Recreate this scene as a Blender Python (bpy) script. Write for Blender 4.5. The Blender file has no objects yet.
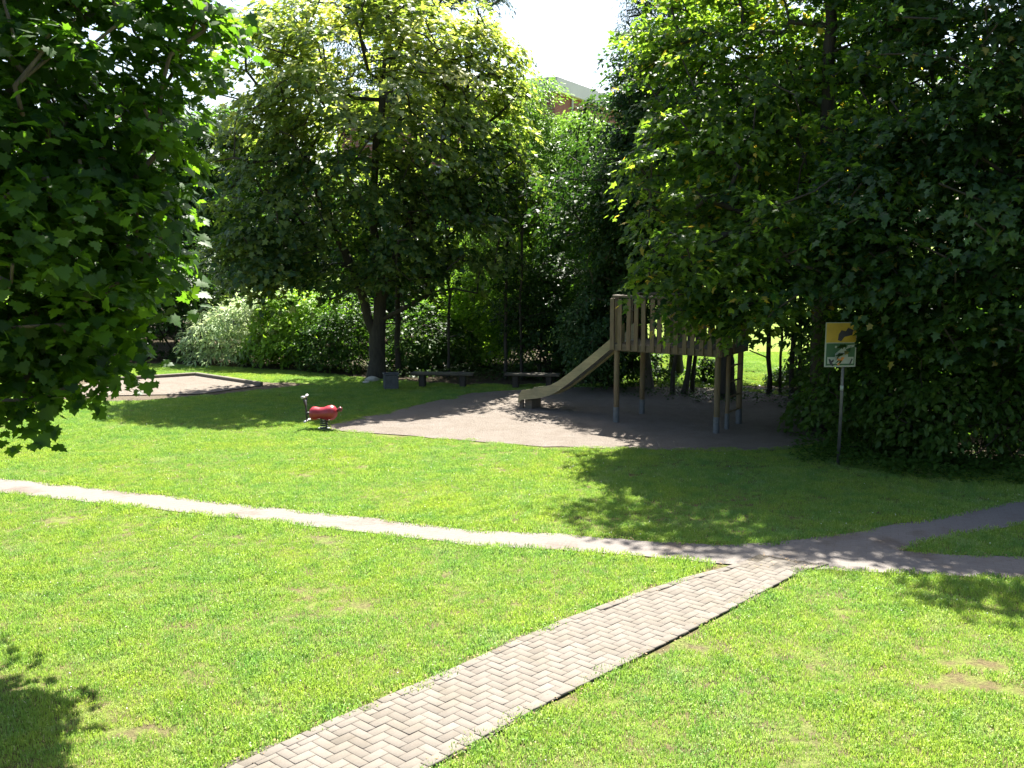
import bpy, bmesh, math, random
import numpy as np
from mathutils import Vector, Matrix

# ------------------------------------------------------------------ camera, sky, sun
sc = bpy.context.scene
C = sc.collection
W, H = 1024, 768
F = 1005.0
CAMZ = 4.0
PITCH = math.atan(144.0 / F)

cam = bpy.data.cameras.new('camera')
cam.sensor_width = 36.0
cam.lens = F / W * 36.0
cam.clip_start = 0.1
cam.clip_end = 2000.0
camo = bpy.data.objects.new('camera', cam)
C.objects.link(camo)
camo.location = (0, 0, CAMZ)
camo.rotation_euler = (math.pi / 2 - PITCH, 0, 0)
sc.camera = camo

SUN_AZ, SUN_EL = math.radians(14), math.radians(60)
world = bpy.data.worlds.new('World')
sc.world = world
world.use_nodes = True
wn = world.node_tree
bg = wn.nodes['Background']
sky = wn.nodes.new('ShaderNodeTexSky')
sky.sky_type = 'NISHITA'
sky.sun_disc = False
sky.sun_elevation = SUN_EL
sky.sun_rotation = SUN_AZ
sky.air_density = 1.0
sky.dust_density = 2.5
sky.ozone_density = 1.0
wn.links.new(sky.outputs[0], bg.inputs[0])
bg.inputs[1].default_value = 0.06
sun = bpy.data.lights.new('sun', 'SUN')
sun.energy = 5.0
sun.angle = math.radians(0.5)
sun.color = (1.0, 0.955, 0.87)
suno = bpy.data.objects.new('sun', sun)
C.objects.link(suno)
sdir = Vector((math.sin(SUN_AZ) * math.cos(SUN_EL), math.cos(SUN_AZ) * math.cos(SUN_EL), math.sin(SUN_EL)))
suno.rotation_euler = sdir.to_track_quat('Z', 'Y').to_euler()
suno.location = (0, 0, 40)

sc.view_settings.view_transform = 'Standard'
sc.view_settings.look = 'None'
sc.view_settings.exposure = 2.3
sc.view_settings.gamma = 1.0
sc.render.engine = 'CYCLES'
cy = sc.cycles
cy.max_bounces = 8
cy.diffuse_bounces = 4
cy.glossy_bounces = 2
cy.transmission_bounces = 5
cy.transparent_max_bounces = 4
cy.use_denoising = True
cy.sample_clamp_indirect = 6.0
cy.caustics_reflective = False
cy.caustics_refractive = False

# ------------------------------------------------------------------ helpers
cp, sp = math.cos(PITCH), math.sin(PITCH)


def ray(px, py):
    a, b = (px - 512) / F, (384 - py) / F
    return np.array([a, cp + b * sp, -sp + b * cp])


def G(px, py, z=0.0):                     # ground point seen at a pixel of the photograph
    d = ray(px, py)
    t = (z - CAMZ) / d[2]
    return np.array([d[0] * t, d[1] * t, z])


def P(px, py, D):                         # point at distance D in front of the viewer
    d = ray(px, py)
    t = D / d[1]
    return np.array([d[0] * t, D, CAMZ + d[2] * t])


def tag(o, label=None, cat=None, group=None, kind=None):
    if label: o['label'] = label
    if cat: o['category'] = cat
    if group: o['group'] = group
    if kind: o['kind'] = kind
    return o


def empty(name, loc, label, cat, group=None, rz=0.0):
    o = bpy.data.objects.new(name, None)
    o.empty_display_size = 0.3
    C.objects.link(o)
    o.location = loc
    o.rotation_euler = (0, 0, rz)
    return tag(o, label, cat, group)


def link(name, me, mat, parent=None):
    o = bpy.data.objects.new(name, me)
    C.objects.link(o)
    if mat is not None and not me.materials:
        me.materials.append(mat)
    if parent is not None:
        o.parent = parent
    return o


def np_mesh(name, V, faces, tint=None, smooth=False):
    """V (n,3); faces (m,k) all of one size k"""
    V = np.asarray(V, dtype=np.float32)
    faces = np.asarray(faces, dtype=np.int32)
    me = bpy.data.meshes.new(name)
    m, k = faces.shape
    me.vertices.add(len(V))
    me.vertices.foreach_set('co', V.ravel())
    me.loops.add(m * k)
    me.loops.foreach_set('vertex_index', faces.ravel())
    me.polygons.add(m)
    me.polygons.foreach_set('loop_start', np.arange(0, m * k, k, dtype=np.int32))
    me.polygons.foreach_set('loop_total', np.full(m, k, dtype=np.int32))
    me.update(calc_edges=True)
    if smooth:
        me.polygons.foreach_set('use_smooth', np.ones(m, dtype=bool))
    if tint is not None:
        at = me.attributes.new('tint', 'FLOAT', 'POINT')
        at.data.foreach_set('value', np.asarray(tint, dtype=np.float32))
    return me


def bm_mesh(bm, name, smooth=False):
    me = bpy.data.meshes.new(name)
    bmesh.ops.recalc_face_normals(bm, faces=bm.faces)
    bm.to_mesh(me)
    bm.free()
    if smooth:
        for p in me.polygons: p.use_smooth = True
    return me


def box(bm, c, s, M=None, bev=0.0):
    """box centred c, size s, optional 4x4 matrix applied after"""
    r = bmesh.ops.create_cube(bm, size=1.0)
    vs = r['verts']
    for v in vs:
        v.co = Vector((v.co.x * s[0] + c[0], v.co.y * s[1] + c[1], v.co.z * s[2] + c[2]))
    if bev > 0:
        es = list({e for v in vs for e in v.link_edges})
        rb = bmesh.ops.bevel(bm, geom=es, offset=bev, segments=1, affect='EDGES')
        vs = list({v for f in rb['faces'] for v in f.verts} | {v for v in vs if v.is_valid})
    if M is not None:
        bmesh.ops.transform(bm, matrix=M, verts=[v for v in vs if v.is_valid])
    return vs


def tube(bm, pts, radii, seg=10, cap=True):
    pts = [Vector(p) for p in pts]
    if not hasattr(radii, '__len__'): radii = [radii] * len(pts)
    rings = []
    up = None
    for i, p in enumerate(pts):
        a = pts[max(i - 1, 0)]; b = pts[min(i + 1, len(pts) - 1)]
        d = (b - a).normalized()
        if up is None:
            up = Vector((0, 0, 1)) if abs(d.z) < 0.9 else Vector((1, 0, 0))
        x = d.cross(up).normalized(); y = x.cross(d).normalized()
        up = y
        rings.append([bm.verts.new(p + (x * math.cos(t) + y * math.sin(t)) * radii[i])
                      for t in [2 * math.pi * k / seg for k in range(seg)]])
    for i in range(len(rings) - 1):
        for k in range(seg):
            bm.faces.new((rings[i][k], rings[i][(k + 1) % seg], rings[i + 1][(k + 1) % seg], rings[i + 1][k]))
    if cap:
        bm.faces.new(rings[0][::-1]); bm.faces.new(rings[-1])


# ------------------------------------------------------------------ materials
def mat(name):
    m = bpy.data.materials.new(name)
    m.use_nodes = True
    nt = m.node_tree
    return m, nt, nt.nodes['Principled BSDF']


def rgb(c): return (c[0], c[1], c[2], 1.0)


def node(nt, t, **kw):
    n = nt.nodes.new(t)
    for k, v in kw.items():
        if isinstance(v, (int, float, str)) and hasattr(n, k):
            setattr(n, k, v)
        else:
            n.inputs[k].default_value = v
    return n


def ramp(nt, src, stops):
    r = nt.nodes.new('ShaderNodeValToRGB')
    cr = r.color_ramp
    while len(cr.elements) < len(stops): cr.elements.new(0.5)
    for e, (p, c) in zip(cr.elements, stops):
        e.position = p; e.color = rgb(c)
    nt.links.new(src, r.inputs[0])
    return r.outputs[0]


def noise(nt, scale, detail=4.0, rough=0.55, vec=None, stretch=None, dist=0.0):
    n = nt.nodes.new('ShaderNodeTexNoise')
    n.inputs['Scale'].default_value = scale
    n.inputs['Detail'].default_value = detail
    n.inputs['Roughness'].default_value = rough
    n.inputs['Distortion'].default_value = dist
    if vec is None:
        tc = nt.nodes.new('ShaderNodeNewGeometry'); vec = tc.outputs['Position']
    if stretch:
        mp = nt.nodes.new('ShaderNodeMapping'); mp.inputs['Scale'].default_value = stretch
        nt.links.new(vec, mp.inputs[0]); vec = mp.outputs[0]
    nt.links.new(vec, n.inputs['Vector'])
    return n.outputs['Fac']


def mixc(nt, fac, a, b, mode='MIX'):
    m = nt.nodes.new('ShaderNodeMix'); m.data_type = 'RGBA'; m.blend_type = mode
    for s, v in ((0, fac), (6, a), (7, b)):
        if isinstance(v, (int, float)): m.inputs[s].default_value = v
        elif isinstance(v, tuple): m.inputs[s].default_value = rgb(v)
        else: nt.links.new(v, m.inputs[s])
    return m.outputs[2]


def bump(nt, bsdf, h, strength=0.5, dist=0.01):
    b = nt.nodes.new('ShaderNodeBump')
    b.inputs['Strength'].default_value = strength; b.inputs['Distance'].default_value = dist
    nt.links.new(h, b.inputs['Height']); nt.links.new(b.outputs[0], bsdf.inputs['Normal'])


def leaf_mat(name, dark, light, trans, accent=None, rough=0.42, tw=0.42, spec=0.22):
    m, nt, b = mat(name)
    at = nt.nodes.new('ShaderNodeAttribute'); at.attribute_name = 'tint'
    stops = [(0.0, dark), (0.85, light)]
    if accent: stops = [(0.0, dark), (0.8, light), (0.93, light), (0.97, accent)]
    col = ramp(nt, at.outputs['Fac'], stops)
    nz = noise(nt, 0.5, 2.0)
    col = mixc(nt, ramp(nt, nz, [(0.35, (0, 0, 0)), (0.7, (1, 1, 1))]), col, mixc(nt, 1.0, col, (0.8, 0.92, 0.75), 'MULTIPLY'))
    nt.links.new(col, b.inputs['Base Color'])
    b.inputs['Roughness'].default_value = rough
    b.inputs['Specular IOR Level'].default_value = spec
    tr = nt.nodes.new('ShaderNodeBsdfTranslucent')
    tc = mixc(nt, 1.0, col, trans, 'MULTIPLY')
    nt.links.new(tc, tr.inputs[0])
    mx = nt.nodes.new('ShaderNodeMixShader'); mx.inputs[0].default_value = tw
    nt.links.new(b.outputs[0], mx.inputs[1]); nt.links.new(tr.outputs[0], mx.inputs[2])
    nt.links.new(mx.outputs[0], nt.nodes['Material Output'].inputs[0])
    return m


T_ = (2.1, 2.3, 0.9)
M = {}
M['leaf_maple'] = leaf_mat('leaf_maple', (0.014, 0.042, 0.01), (0.042, 0.095, 0.016), (5.0, 4.2, 1.1), rough=0.45, spec=0.22, tw=0.55)
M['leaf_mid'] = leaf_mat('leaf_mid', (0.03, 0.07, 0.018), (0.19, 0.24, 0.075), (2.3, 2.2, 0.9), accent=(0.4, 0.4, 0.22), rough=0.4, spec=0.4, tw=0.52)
M['leaf_right'] = leaf_mat('leaf_right', (0.014, 0.042, 0.012), (0.09, 0.155, 0.032), (4.2, 3.6, 1.2), accent=(0.28, 0.22, 0.05), rough=0.42, spec=0.3, tw=0.58)
M['leaf_right_shaded'] = leaf_mat('leaf_right_shaded', (0.012, 0.038, 0.012), (0.05, 0.1, 0.024), (2.6, 2.5, 1.0), accent=(0.2, 0.17, 0.04), rough=0.42, spec=0.3, tw=0.42)  # darker copy of leaf_right, with the right side's shade put into the colour
M['leaf_fine'] = leaf_mat('leaf_fine', (0.075, 0.14, 0.035), (0.19, 0.29, 0.07), T_, rough=0.4)
M['leaf_grey'] = leaf_mat('leaf_grey', (0.035, 0.075, 0.035), (0.07, 0.12, 0.05), (1.6, 1.8, 1.0), rough=0.4)
M['leaf_dark'] = leaf_mat('leaf_dark', (0.018, 0.045, 0.014), (0.045, 0.085, 0.02), T_, rough=0.45)
M['leaf_blue'] = leaf_mat('leaf_blue', (0.03, 0.065, 0.05), (0.055, 0.1, 0.075), (1.2, 1.3, 1.0), rough=0.5, tw=0.3)
M['leaf_back'] = leaf_mat('leaf_back', (0.035, 0.08, 0.018), (0.08, 0.14, 0.028), T_, rough=0.45)
M['leaf_lime'] = leaf_mat('leaf_lime', (0.12, 0.22, 0.03), (0.26, 0.40, 0.06), (1.7, 1.7, 0.7), rough=0.5, tw=0.5)
M['leaf_white'] = leaf_mat('leaf_white', (0.22, 0.32, 0.13), (0.62, 0.66, 0.48), (1.2, 1.2, 0.9), rough=0.5, tw=0.4)
M['leaf_shrub'] = leaf_mat('leaf_shrub', (0.03, 0.075, 0.015), (0.075, 0.13, 0.025), T_, rough=0.45)


def make_bark(name, a, b_, sc_=14.0):
    m, nt, b = mat(name)
    n1 = noise(nt, sc_, 6.0, 0.65, stretch=(1, 1, 0.25), dist=0.4)
    nt.links.new(ramp(nt, n1, [(0.3, a), (0.7, b_)]), b.inputs['Base Color'])
    b.inputs['Roughness'].default_value = 0.9
    bump(nt, b, n1, 0.8, 0.03)
    return m


M['bark'] = make_bark('bark', (0.045, 0.038, 0.03), (0.13, 0.115, 0.09))
M['bark_dark'] = make_bark('bark_dark', (0.018, 0.016, 0.012), (0.05, 0.043, 0.033))
M['bark_pale'] = make_bark('bark_pale', (0.14, 0.125, 0.1), (0.3, 0.27, 0.22))


def wood(name, a, b_, stretch=(1, 1, 0.12), sc_=30.0):
    m, nt, b = mat(name)
    tc = nt.nodes.new('ShaderNodeTexCoord')
    n1 = noise(nt, sc_, 6.0, 0.6, vec=tc.outputs['Object'], stretch=stretch, dist=0.3)
    n2 = noise(nt, 2.0, 3.0, 0.6, vec=tc.outputs['Object'])
    c = ramp(nt, n1, [(0.3, a), (0.7, b_)])
    c = mixc(nt, ramp(nt, n2, [(0.4, (0, 0, 0)), (0.75, (0.6, 0.6, 0.6))]), c, (0.09, 0.1, 0.06))
    nt.links.new(c, b.inputs['Base Color'])
    b.inputs['Roughness'].default_value = 0.8
    bump(nt, b, n1, 0.4, 0.006)
    return m


M['wood_post'] = wood('wood_post', (0.1, 0.068, 0.036), (0.2, 0.14, 0.08))
M['wood_board'] = wood('wood_board', (0.085, 0.055, 0.034), (0.17, 0.12, 0.075))
M['wood_beam'] = wood('wood_beam', (0.06, 0.045, 0.035), (0.13, 0.1, 0.07), stretch=(0.15, 1, 1))
M['wood_dark'] = wood('wood_dark', (0.03, 0.024, 0.018), (0.07, 0.055, 0.04), stretch=(0.15, 1, 1))
M['wood_slide'] = wood('wood_slide', (0.22, 0.185, 0.1), (0.34, 0.29, 0.165), stretch=(0.12, 1, 1))
M['wood_kerb'] = wood('wood_kerb', (0.07, 0.055, 0.04), (0.16, 0.13, 0.1), stretch=(0.12, 1, 1))


def plain(name, c, rough=0.5, metal=0.0, var=0.25, scale=8.0):
    m, nt, b = mat(name)
    n1 = noise(nt, scale, 5.0, 0.6)
    d = tuple(x * (1 - var) for x in c)
    nt.links.new(ramp(nt, n1, [(0.35, d), (0.65, c)]), b.inputs['Base Color'])
    b.inputs['Roughness'].default_value = rough
    b.inputs['Metallic'].default_value = metal
    return m


M['steel'] = plain('steel', (0.5, 0.52, 0.54), 0.4, 0.9, 0.3)
M['galv'] = plain('galv', (0.14, 0.155, 0.17), 0.55, 0.4, 0.3, 20)
M['red'] = plain('red_plastic', (0.3, 0.022, 0.035), 0.36, 0.0, 0.15, 6)
M['maroon'] = plain('maroon', (0.13, 0.02, 0.025), 0.4)
M['black_rubber'] = plain('black_rubber', (0.03, 0.03, 0.032), 0.55)
M['grey_grip'] = plain('grey_grip', (0.55, 0.52, 0.54), 0.4)
M['bin'] = plain('bin_grey', (0.075, 0.08, 0.085), 0.7, 0.2, 0.35, 7)
M['stone'] = plain('stone', (0.48, 0.46, 0.4), 0.85, 0, 0.4, 9)
M['sign_white'] = plain('sign_white', (0.36, 0.41, 0.36), 0.45, 0, 0.12)
M['sign_green'] = plain('sign_green', (0.015, 0.1, 0.04), 0.45, 0, 0.15)
M['sign_yellow'] = plain('sign_yellow', (0.5, 0.33, 0.03), 0.45, 0, 0.15)
M['sign_black'] = plain('sign_black', (0.03, 0.03, 0.05), 0.5)
M['sign_orange'] = plain('sign_orange', (0.75, 0.25, 0.03), 0.5)
M['pole'] = plain('pole_grey', (0.15, 0.15, 0.15), 0.5, 0.5, 0.3, 10)
M['fascia'] = plain('fascia', (0.6, 0.54, 0.62), 0.5, 0, 0.1, 1)
M['window_frame'] = plain('window_frame', (0.6, 0.6, 0.62), 0.4, 0, 0.05)
M['glass'] = plain('glass', (0.05, 0.07, 0.08), 0.06, 0, 0.1)
M['flower'] = plain('flower', (0.8, 0.8, 0.72), 0.7, 0, 0.1)
M['dead_leaf'] = plain('dead_leaf', (0.3, 0.19, 0.09), 0.8, 0, 0.5, 12)


def brick_mat():
    m, nt, b = mat('facade_brick')
    tc = nt.nodes.new('ShaderNodeTexCoord')
    br = nt.nodes.new('ShaderNodeTexBrick')
    mp = nt.nodes.new('ShaderNodeMapping')
    mp.inputs['Rotation'].default_value = (math.pi / 2, 0, 0)
    nt.links.new(tc.outputs['Object'], mp.inputs[0]); nt.links.new(mp.outputs[0], br.inputs['Vector'])
    br.inputs['Color1'].default_value = (0.27, 0.075, 0.065, 1); br.inputs['Color2'].default_value = (0.22, 0.06, 0.055, 1)
    br.inputs['Mortar'].default_value = (0.28, 0.17, 0.15, 1)
    br.inputs['Scale'].default_value = 1.0; br.inputs['Brick Width'].default_value = 0.24
    br.inputs['Row Height'].default_value = 0.08; br.inputs['Mortar Size'].default_value = 0.01
    nt.links.new(br.outputs[0], b.inputs['Base Color']); b.inputs['Roughness'].default_value = 0.85
    return m


M['brick'] = brick_mat()


def lawn_ground():
    m, nt, b = mat('lawn_ground')
    n1 = noise(nt, 0.35, 3.0); n2 = noise(nt, 40.0, 5.0, 0.7); n3 = noise(nt, 5.0, 4.0)
    g = ramp(nt, n2, [(0.3, (0.075, 0.115, 0.02)), (0.7, (0.18, 0.25, 0.05))])
    s = ramp(nt, n2, [(0.3, (0.05, 0.045, 0.022)), (0.7, (0.15, 0.125, 0.07))])
    geo = nt.nodes.new('ShaderNodeNewGeometry')
    sx = nt.nodes.new('ShaderNodeSeparateXYZ'); nt.links.new(geo.outputs['Position'], sx.inputs[0])
    mr = nt.nodes.new('ShaderNodeMapRange'); mr.inputs[1].default_value = 20; mr.inputs[2].default_value = 30
    mr.inputs[3].default_value = -0.1; mr.inputs[4].default_value = 0.9
    nt.links.new(sx.outputs[1], mr.inputs[0])
    ad = nt.nodes.new('ShaderNodeMath'); ad.operation = 'ADD'; ad.use_clamp = True
    nt.links.new(mr.outputs[0], ad.inputs[0])
    r3 = ramp(nt, n3, [(0.35, (0, 0, 0)), (0.6, (0.7, 0.7, 0.7))])
    nt.links.new(r3, ad.inputs[1])
    c = mixc(nt, ad.outputs[0], s, g)
    c = mixc(nt, ramp(nt, n1, [(0.35, (0, 0, 0)), (0.7, (0.5, 0.5, 0.5))]), c, mixc(nt, 1.0, c, (1.3, 1.2, 0.9), 'MULTIPLY'))
    nt.links.new(c, b.inputs['Base Color']); b.inputs['Roughness'].default_value = 0.95
    b.inputs['Specular IOR Level'].default_value = 0.1
    bump(nt, b, n2, 1.0, 0.03)
    return m


def grass_blade_mat():
    m, nt, b = mat('grass_blades')
    at = nt.nodes.new('ShaderNodeAttribute'); at.attribute_name = 'tint'
    c = ramp(nt, at.outputs['Fac'], [(0.0, (0.125, 0.215, 0.045)), (0.55, (0.215, 0.34, 0.075)), (0.85, (0.275, 0.38, 0.1)), (0.96, (0.46, 0.46, 0.3))])
    n1 = noise(nt, 0.45, 3.0, 0.6); n2 = noise(nt, 3.0, 3.0, 0.6)
    c = mixc(nt, ramp(nt, n1, [(0.38, (0, 0, 0)), (0.65, (1, 1, 1))]), c, mixc(nt, 1.0, c, (1.25, 1.08, 0.8), 'MULTIPLY'))
    c = mixc(nt, ramp(nt, n2, [(0.42, (0, 0, 0)), (0.66, (1, 1, 1))]), c, mixc(nt, 1.0, c, (0.66, 0.82, 0.95), 'MULTIPLY'))
    n3 = noise(nt, 1.6, 4.0, 0.65, dist=0.5)
    c = mixc(nt, ramp(nt, n3, [(0.56, (0, 0, 0)), (0.72, (0.5, 0.5, 0.5))]), c, mixc(nt, 0.5, c, (0.5, 0.52, 0.36)))
    nt.links.new(c, b.inputs['Base Color'])
    b.inputs['Roughness'].default_value = 0.5; b.inputs['Specular IOR Level'].default_value = 0.22
    tr = nt.nodes.new('ShaderNodeBsdfTranslucent')
    nt.links.new(mixc(nt, 1.0, c, (1.4, 1.45, 0.9), 'MULTIPLY'), tr.inputs[0])
    mx = nt.nodes.new('ShaderNodeMixShader'); mx.inputs[0].default_value = 0.42
    nt.links.new(b.outputs[0], mx.inputs[1]); nt.links.new(tr.outputs[0], mx.inputs[2])
    nt.links.new(mx.outputs[0], nt.nodes['Material Output'].inputs[0])
    return m


def sand_mat(name, a, b_, sc_=60.0):
    m, nt, b = mat(name)
    n1 = noise(nt, sc_, 5.0, 0.75); n2 = noise(nt, 2.2, 6.0, 0.7, dist=0.6)
    vo = nt.nodes.new('ShaderNodeTexVoronoi'); vo.inputs['Scale'].default_value = 55.0
    geo = nt.nodes.new('ShaderNodeNewGeometry'); nt.links.new(geo.outputs['Position'], vo.inputs['Vector'])
    c = ramp(nt, n1, [(0.3, a), (0.7, b_)])
    c = mixc(nt, ramp(nt, n2, [(0.4, (0, 0, 0)), (0.7, (0.6, 0.6, 0.6))]), c, mixc(nt, 1.0, c, (0.72, 0.68, 0.62), 'MULTIPLY'))
    nt.links.new(c, b.inputs['Base Color']); b.inputs['Roughness'].default_value = 0.95
    b.inputs['Specular IOR Level'].default_value = 0.15
    ad = nt.nodes.new('ShaderNodeMath'); ad.operation = 'ADD'
    nt.links.new(n1, ad.inputs[0]); nt.links.new(vo.outputs[0], ad.inputs[1])
    ad2 = nt.nodes.new('ShaderNodeMath'); ad2.operation = 'MULTIPLY_ADD'; ad2.inputs[1].default_value = 2.5
    nt.links.new(n2, ad2.inputs[0]); nt.links.new(ad.outputs[0], ad2.inputs[2])
    bump(nt, b, ad2.outputs[0], 0.9, 0.03)
    return m


M['lawn'] = lawn_ground()
M['blade'] = grass_blade_mat()
M['gravel'] = sand_mat('play_sand', (0.125, 0.108, 0.092), (0.27, 0.234, 0.2))
M['box_sand'] = sand_mat('box_sand', (0.17, 0.145, 0.12), (0.24, 0.21, 0.178))
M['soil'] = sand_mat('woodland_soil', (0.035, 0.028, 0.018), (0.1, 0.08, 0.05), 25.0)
M['worn'] = sand_mat('worn_earth', (0.09, 0.072, 0.05), (0.17, 0.14, 0.1), 25.0)


def paver_mat(name, a, b_, joint=None):
    m, nt, b = mat(name)
    at = nt.nodes.new('ShaderNodeAttribute'); at.attribute_name = 'tint'
    c = ramp(nt, at.outputs['Fac'], [(0.0, a), (1.0, b_)])
    n1 = noise(nt, 70.0, 5.0, 0.7); n2 = noise(nt, 2.2, 4.0, 0.6)
    c = mixc(nt, ramp(nt, n1, [(0.35, (0.35, 0.35, 0.35)), (0.6, (0, 0, 0))]), c, mixc(nt, 1.0, c, (0.6, 0.58, 0.55), 'MULTIPLY'))
    c = mixc(nt, ramp(nt, n2, [(0.45, (0, 0, 0)), (0.7, (0.5, 0.5, 0.5))]), c, mixc(nt, 1.0, c, (0.8, 0.78, 0.68), 'MULTIPLY'))
    nt.links.new(c, b.inputs['Base Color']); b.inputs['Roughness'].default_value = 0.9
    b.inputs['Specular IOR Level'].default_value = 0.2
    bump(nt, b, n1, 0.5, 0.004)
    return m


M['paver'] = paver_mat('paver', (0.118, 0.104, 0.088), (0.162, 0.145, 0.125))
M['joint'] = sand_mat('joint_sand', (0.12, 0.105, 0.085), (0.17, 0.15, 0.12), 90.0)


def asphalt_mat():
    m, nt, b = mat('pale_paving')
    n1 = noise(nt, 90.0, 5.0, 0.75); n2 = noise(nt, 1.1, 5.0, 0.65); n3 = noise(nt, 9.0, 4.0, 0.6)
    c = ramp(nt, n1, [(0.3, (0.108, 0.094, 0.083)), (0.7, (0.158, 0.139, 0.124))])
    c = mixc(nt, ramp(nt, n2, [(0.52, (0, 0, 0)), (0.66, (0.8, 0.8, 0.8))]), c, mixc(nt, 1.0, c, (0.66, 0.55, 0.45), 'MULTIPLY'))
    c = mixc(nt, ramp(nt, n3, [(0.5, (0, 0, 0)), (0.75, (0.5, 0.5, 0.5))]), c, mixc(nt, 1.0, c, (0.8, 0.8, 0.78), 'MULTIPLY'))
    # faint slab joints
    geo = nt.nodes.new('ShaderNodeNewGeometry')
    mp = nt.nodes.new('ShaderNodeMapping'); mp.inputs['Rotation'].default_value = (0, 0, 0.35)
    nt.links.new(geo.outputs['Position'], mp.inputs[0])
    br = nt.nodes.new('ShaderNodeTexBrick'); nt.links.new(mp.outputs[0], br.inputs['Vector'])
    br.inputs['Scale'].default_value = 1.0; br.inputs['Brick Width'].default_value = 0.2; br.inputs['Row Height'].default_value = 0.1
    br.inputs['Mortar Size'].default_value = 0.006
    br.inputs['Color1'].default_value = (1, 1, 1, 1); br.inputs['Color2'].default_value = (0.9, 0.9, 0.9, 1); br.inputs['Mortar'].default_value = (0.75, 0.73, 0.68, 1)
    c = mixc(nt, 0.75, c, mixc(nt, 1.0, c, br.outputs[0], 'MULTIPLY'))
    nt.links.new(c, b.inputs['Base Color']); b.inputs['Roughness'].default_value = 0.9
    bump(nt, b, n1, 0.6, 0.006)
    return m


M['asphalt'] = asphalt_mat()

# ------------------------------------------------------------------ ground plan
def poly(pxs): return np.array([G(x, y)[:2] for x, y in pxs])


def refine(pl, step=0.35, amp=0.03, seed=1):
    r = np.random.default_rng(seed)
    out = []
    n = len(pl)
    for i in range(n):
        a, b = pl[i], pl[(i + 1) % n]
        L = np.linalg.norm(b - a); k = max(1, int(L / step))
        for j in range(k):
            out.append(a + (b - a) * j / k + (r.normal(0, amp, 2) if L < 30 else 0))
    return np.array(out)


def sheet(name, pl, z, m, thick=None):
    bm = bmesh.new()
    vs = [bm.verts.new((p[0], p[1], z)) for p in pl]
    f = bm.faces.new(vs)
    bmesh.ops.triangulate(bm, faces=[f])
    me = bm_mesh(bm, name)
    o = link(name, me, m)
    if me.polygons[0].normal.z < 0: me.flip_normals()
    tag(o, kind='structure')
    return o


def inside(pts, pl):
    x, y = pts[:, 0], pts[:, 1]
    c = np.zeros(len(pts), bool)
    n = len(pl)
    j = n - 1
    for i in range(n):
        xi, yi = pl[i]; xj, yj = pl[j]
        cond = ((yi > y) != (yj > y)) & (x < (xj - xi) * (y - yi) / (yj - yi + 1e-12) + xi)
        c ^= cond
        j = i
    return c


def seg_dist(pts, pl):
    d = np.full(len(pts), 1e9)
    n = len(pl)
    for i in range(n):
        a, b = pl[i], pl[(i + 1) % n]
        ab = b - a
        t = np.clip(((pts - a) @ ab) / (ab @ ab + 1e-12), 0, 1)
        q = a + t[:, None] * ab
        d = np.minimum(d, np.linalg.norm(pts - q, axis=1))
    return d


# lawn: one sheet to the horizon, finer near the viewer with gentle unevenness
bm = bmesh.new()
for (x0, x1, y0, y1) in ((-400, 400, -200, 600),):
    vs = [bm.verts.new((x, y, -0.012)) for x, y in ((x0, y0), (x1, y0), (x1, y1), (x0, y1))]
    bm.faces.new(vs)
ground = tag(link('lawn', bm_mesh(bm, 'lawn'), M['lawn']), kind='structure')

main_far = [(-260, 447), (-120, 462), (0, 478), (110, 490), (200, 500), (320, 513), (400, 522), (480, 531), (560, 534), (640, 541), (720, 545), (765, 543), (850, 533), (930, 519), (1024, 500), (1180, 470), (1400, 436)]
main_near = [(1400, 456), (1180, 494), (1024, 524), (960, 536), (908, 547), (905, 551), (960, 556), (1024, 557), (1180, 559), (1400, 566), (1400, 590), (1180, 582), (1024, 579), (900, 574), (800, 569), (700, 562), (640, 556), (560, 550), (480, 546), (400, 537), (300, 525), (200, 514), (100, 503), (0, 493), (-120, 478), (-260, 463)]
path_pl = refine(poly(main_far + main_near), 0.25, 0.018, 3)
sheet('path', path_pl, 0.004, M['asphalt'])

bl = [(-60, 930), (120, 830), (232, 768), (330, 722), (400, 692), (470, 662), (560, 622), (620, 600), (680, 580), (722, 569), (765, 556)]
br_ = [(826, 566), (800, 573), (750, 600), (690, 632), (620, 668), (560, 698), (500, 730), (425, 772), (330, 830), (180, 930)]
brick_pl = poly(bl + br_)
sheet('joint_bed', refine(brick_pl, 0.3, 0.04, 4), 0.008, M['joint'])
# pavers, herringbone, each one bevelled
axis = np.array([G(620, 635)[0] - G(330, 775)[0], G(620, 635)[1] - G(330, 775)[1]]); axis /= np.linalg.norm(axis)
perp = np.array([-axis[1], axis[0]])
org = G(330, 775)[:2]
PW = 0.1
cellkeys = [(i, j) for i in range(-70, 110) for j in range(-16, 17)]
cp_ = np.array([org + axis * (i + .5) * PW + perp * (j + .5) * PW for i, j in cellkeys])
cin = dict(zip(cellkeys, inside(cp_, brick_pl) & (seg_dist(cp_, brick_pl) > 0.085) & (cp_[:, 1] > 5.6) & (cp_[:, 1] < 13.5)))
cen = []
for (i, j) in cellkeys:
    k = (i - j) % 4
    if k not in (0, 3): continue
    o2 = (i + 1, j) if k == 0 else (i, j + 1)
    a, b = cin.get((i, j), False), cin.get(o2, False)
    if a and b:
        cen.append(((i + 1) * PW, (j + .5) * PW, .0980, .0480) if k == 0 else ((i + .5) * PW, (j + 1) * PW, .0480, .0980))
    elif a: cen.append(((i + .5) * PW, (j + .5) * PW, .0480, .0480))
    elif b: cen.append(((o2[0] + .5) * PW, (o2[1] + .5) * PW, .0480, .0480))
border = []
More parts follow.
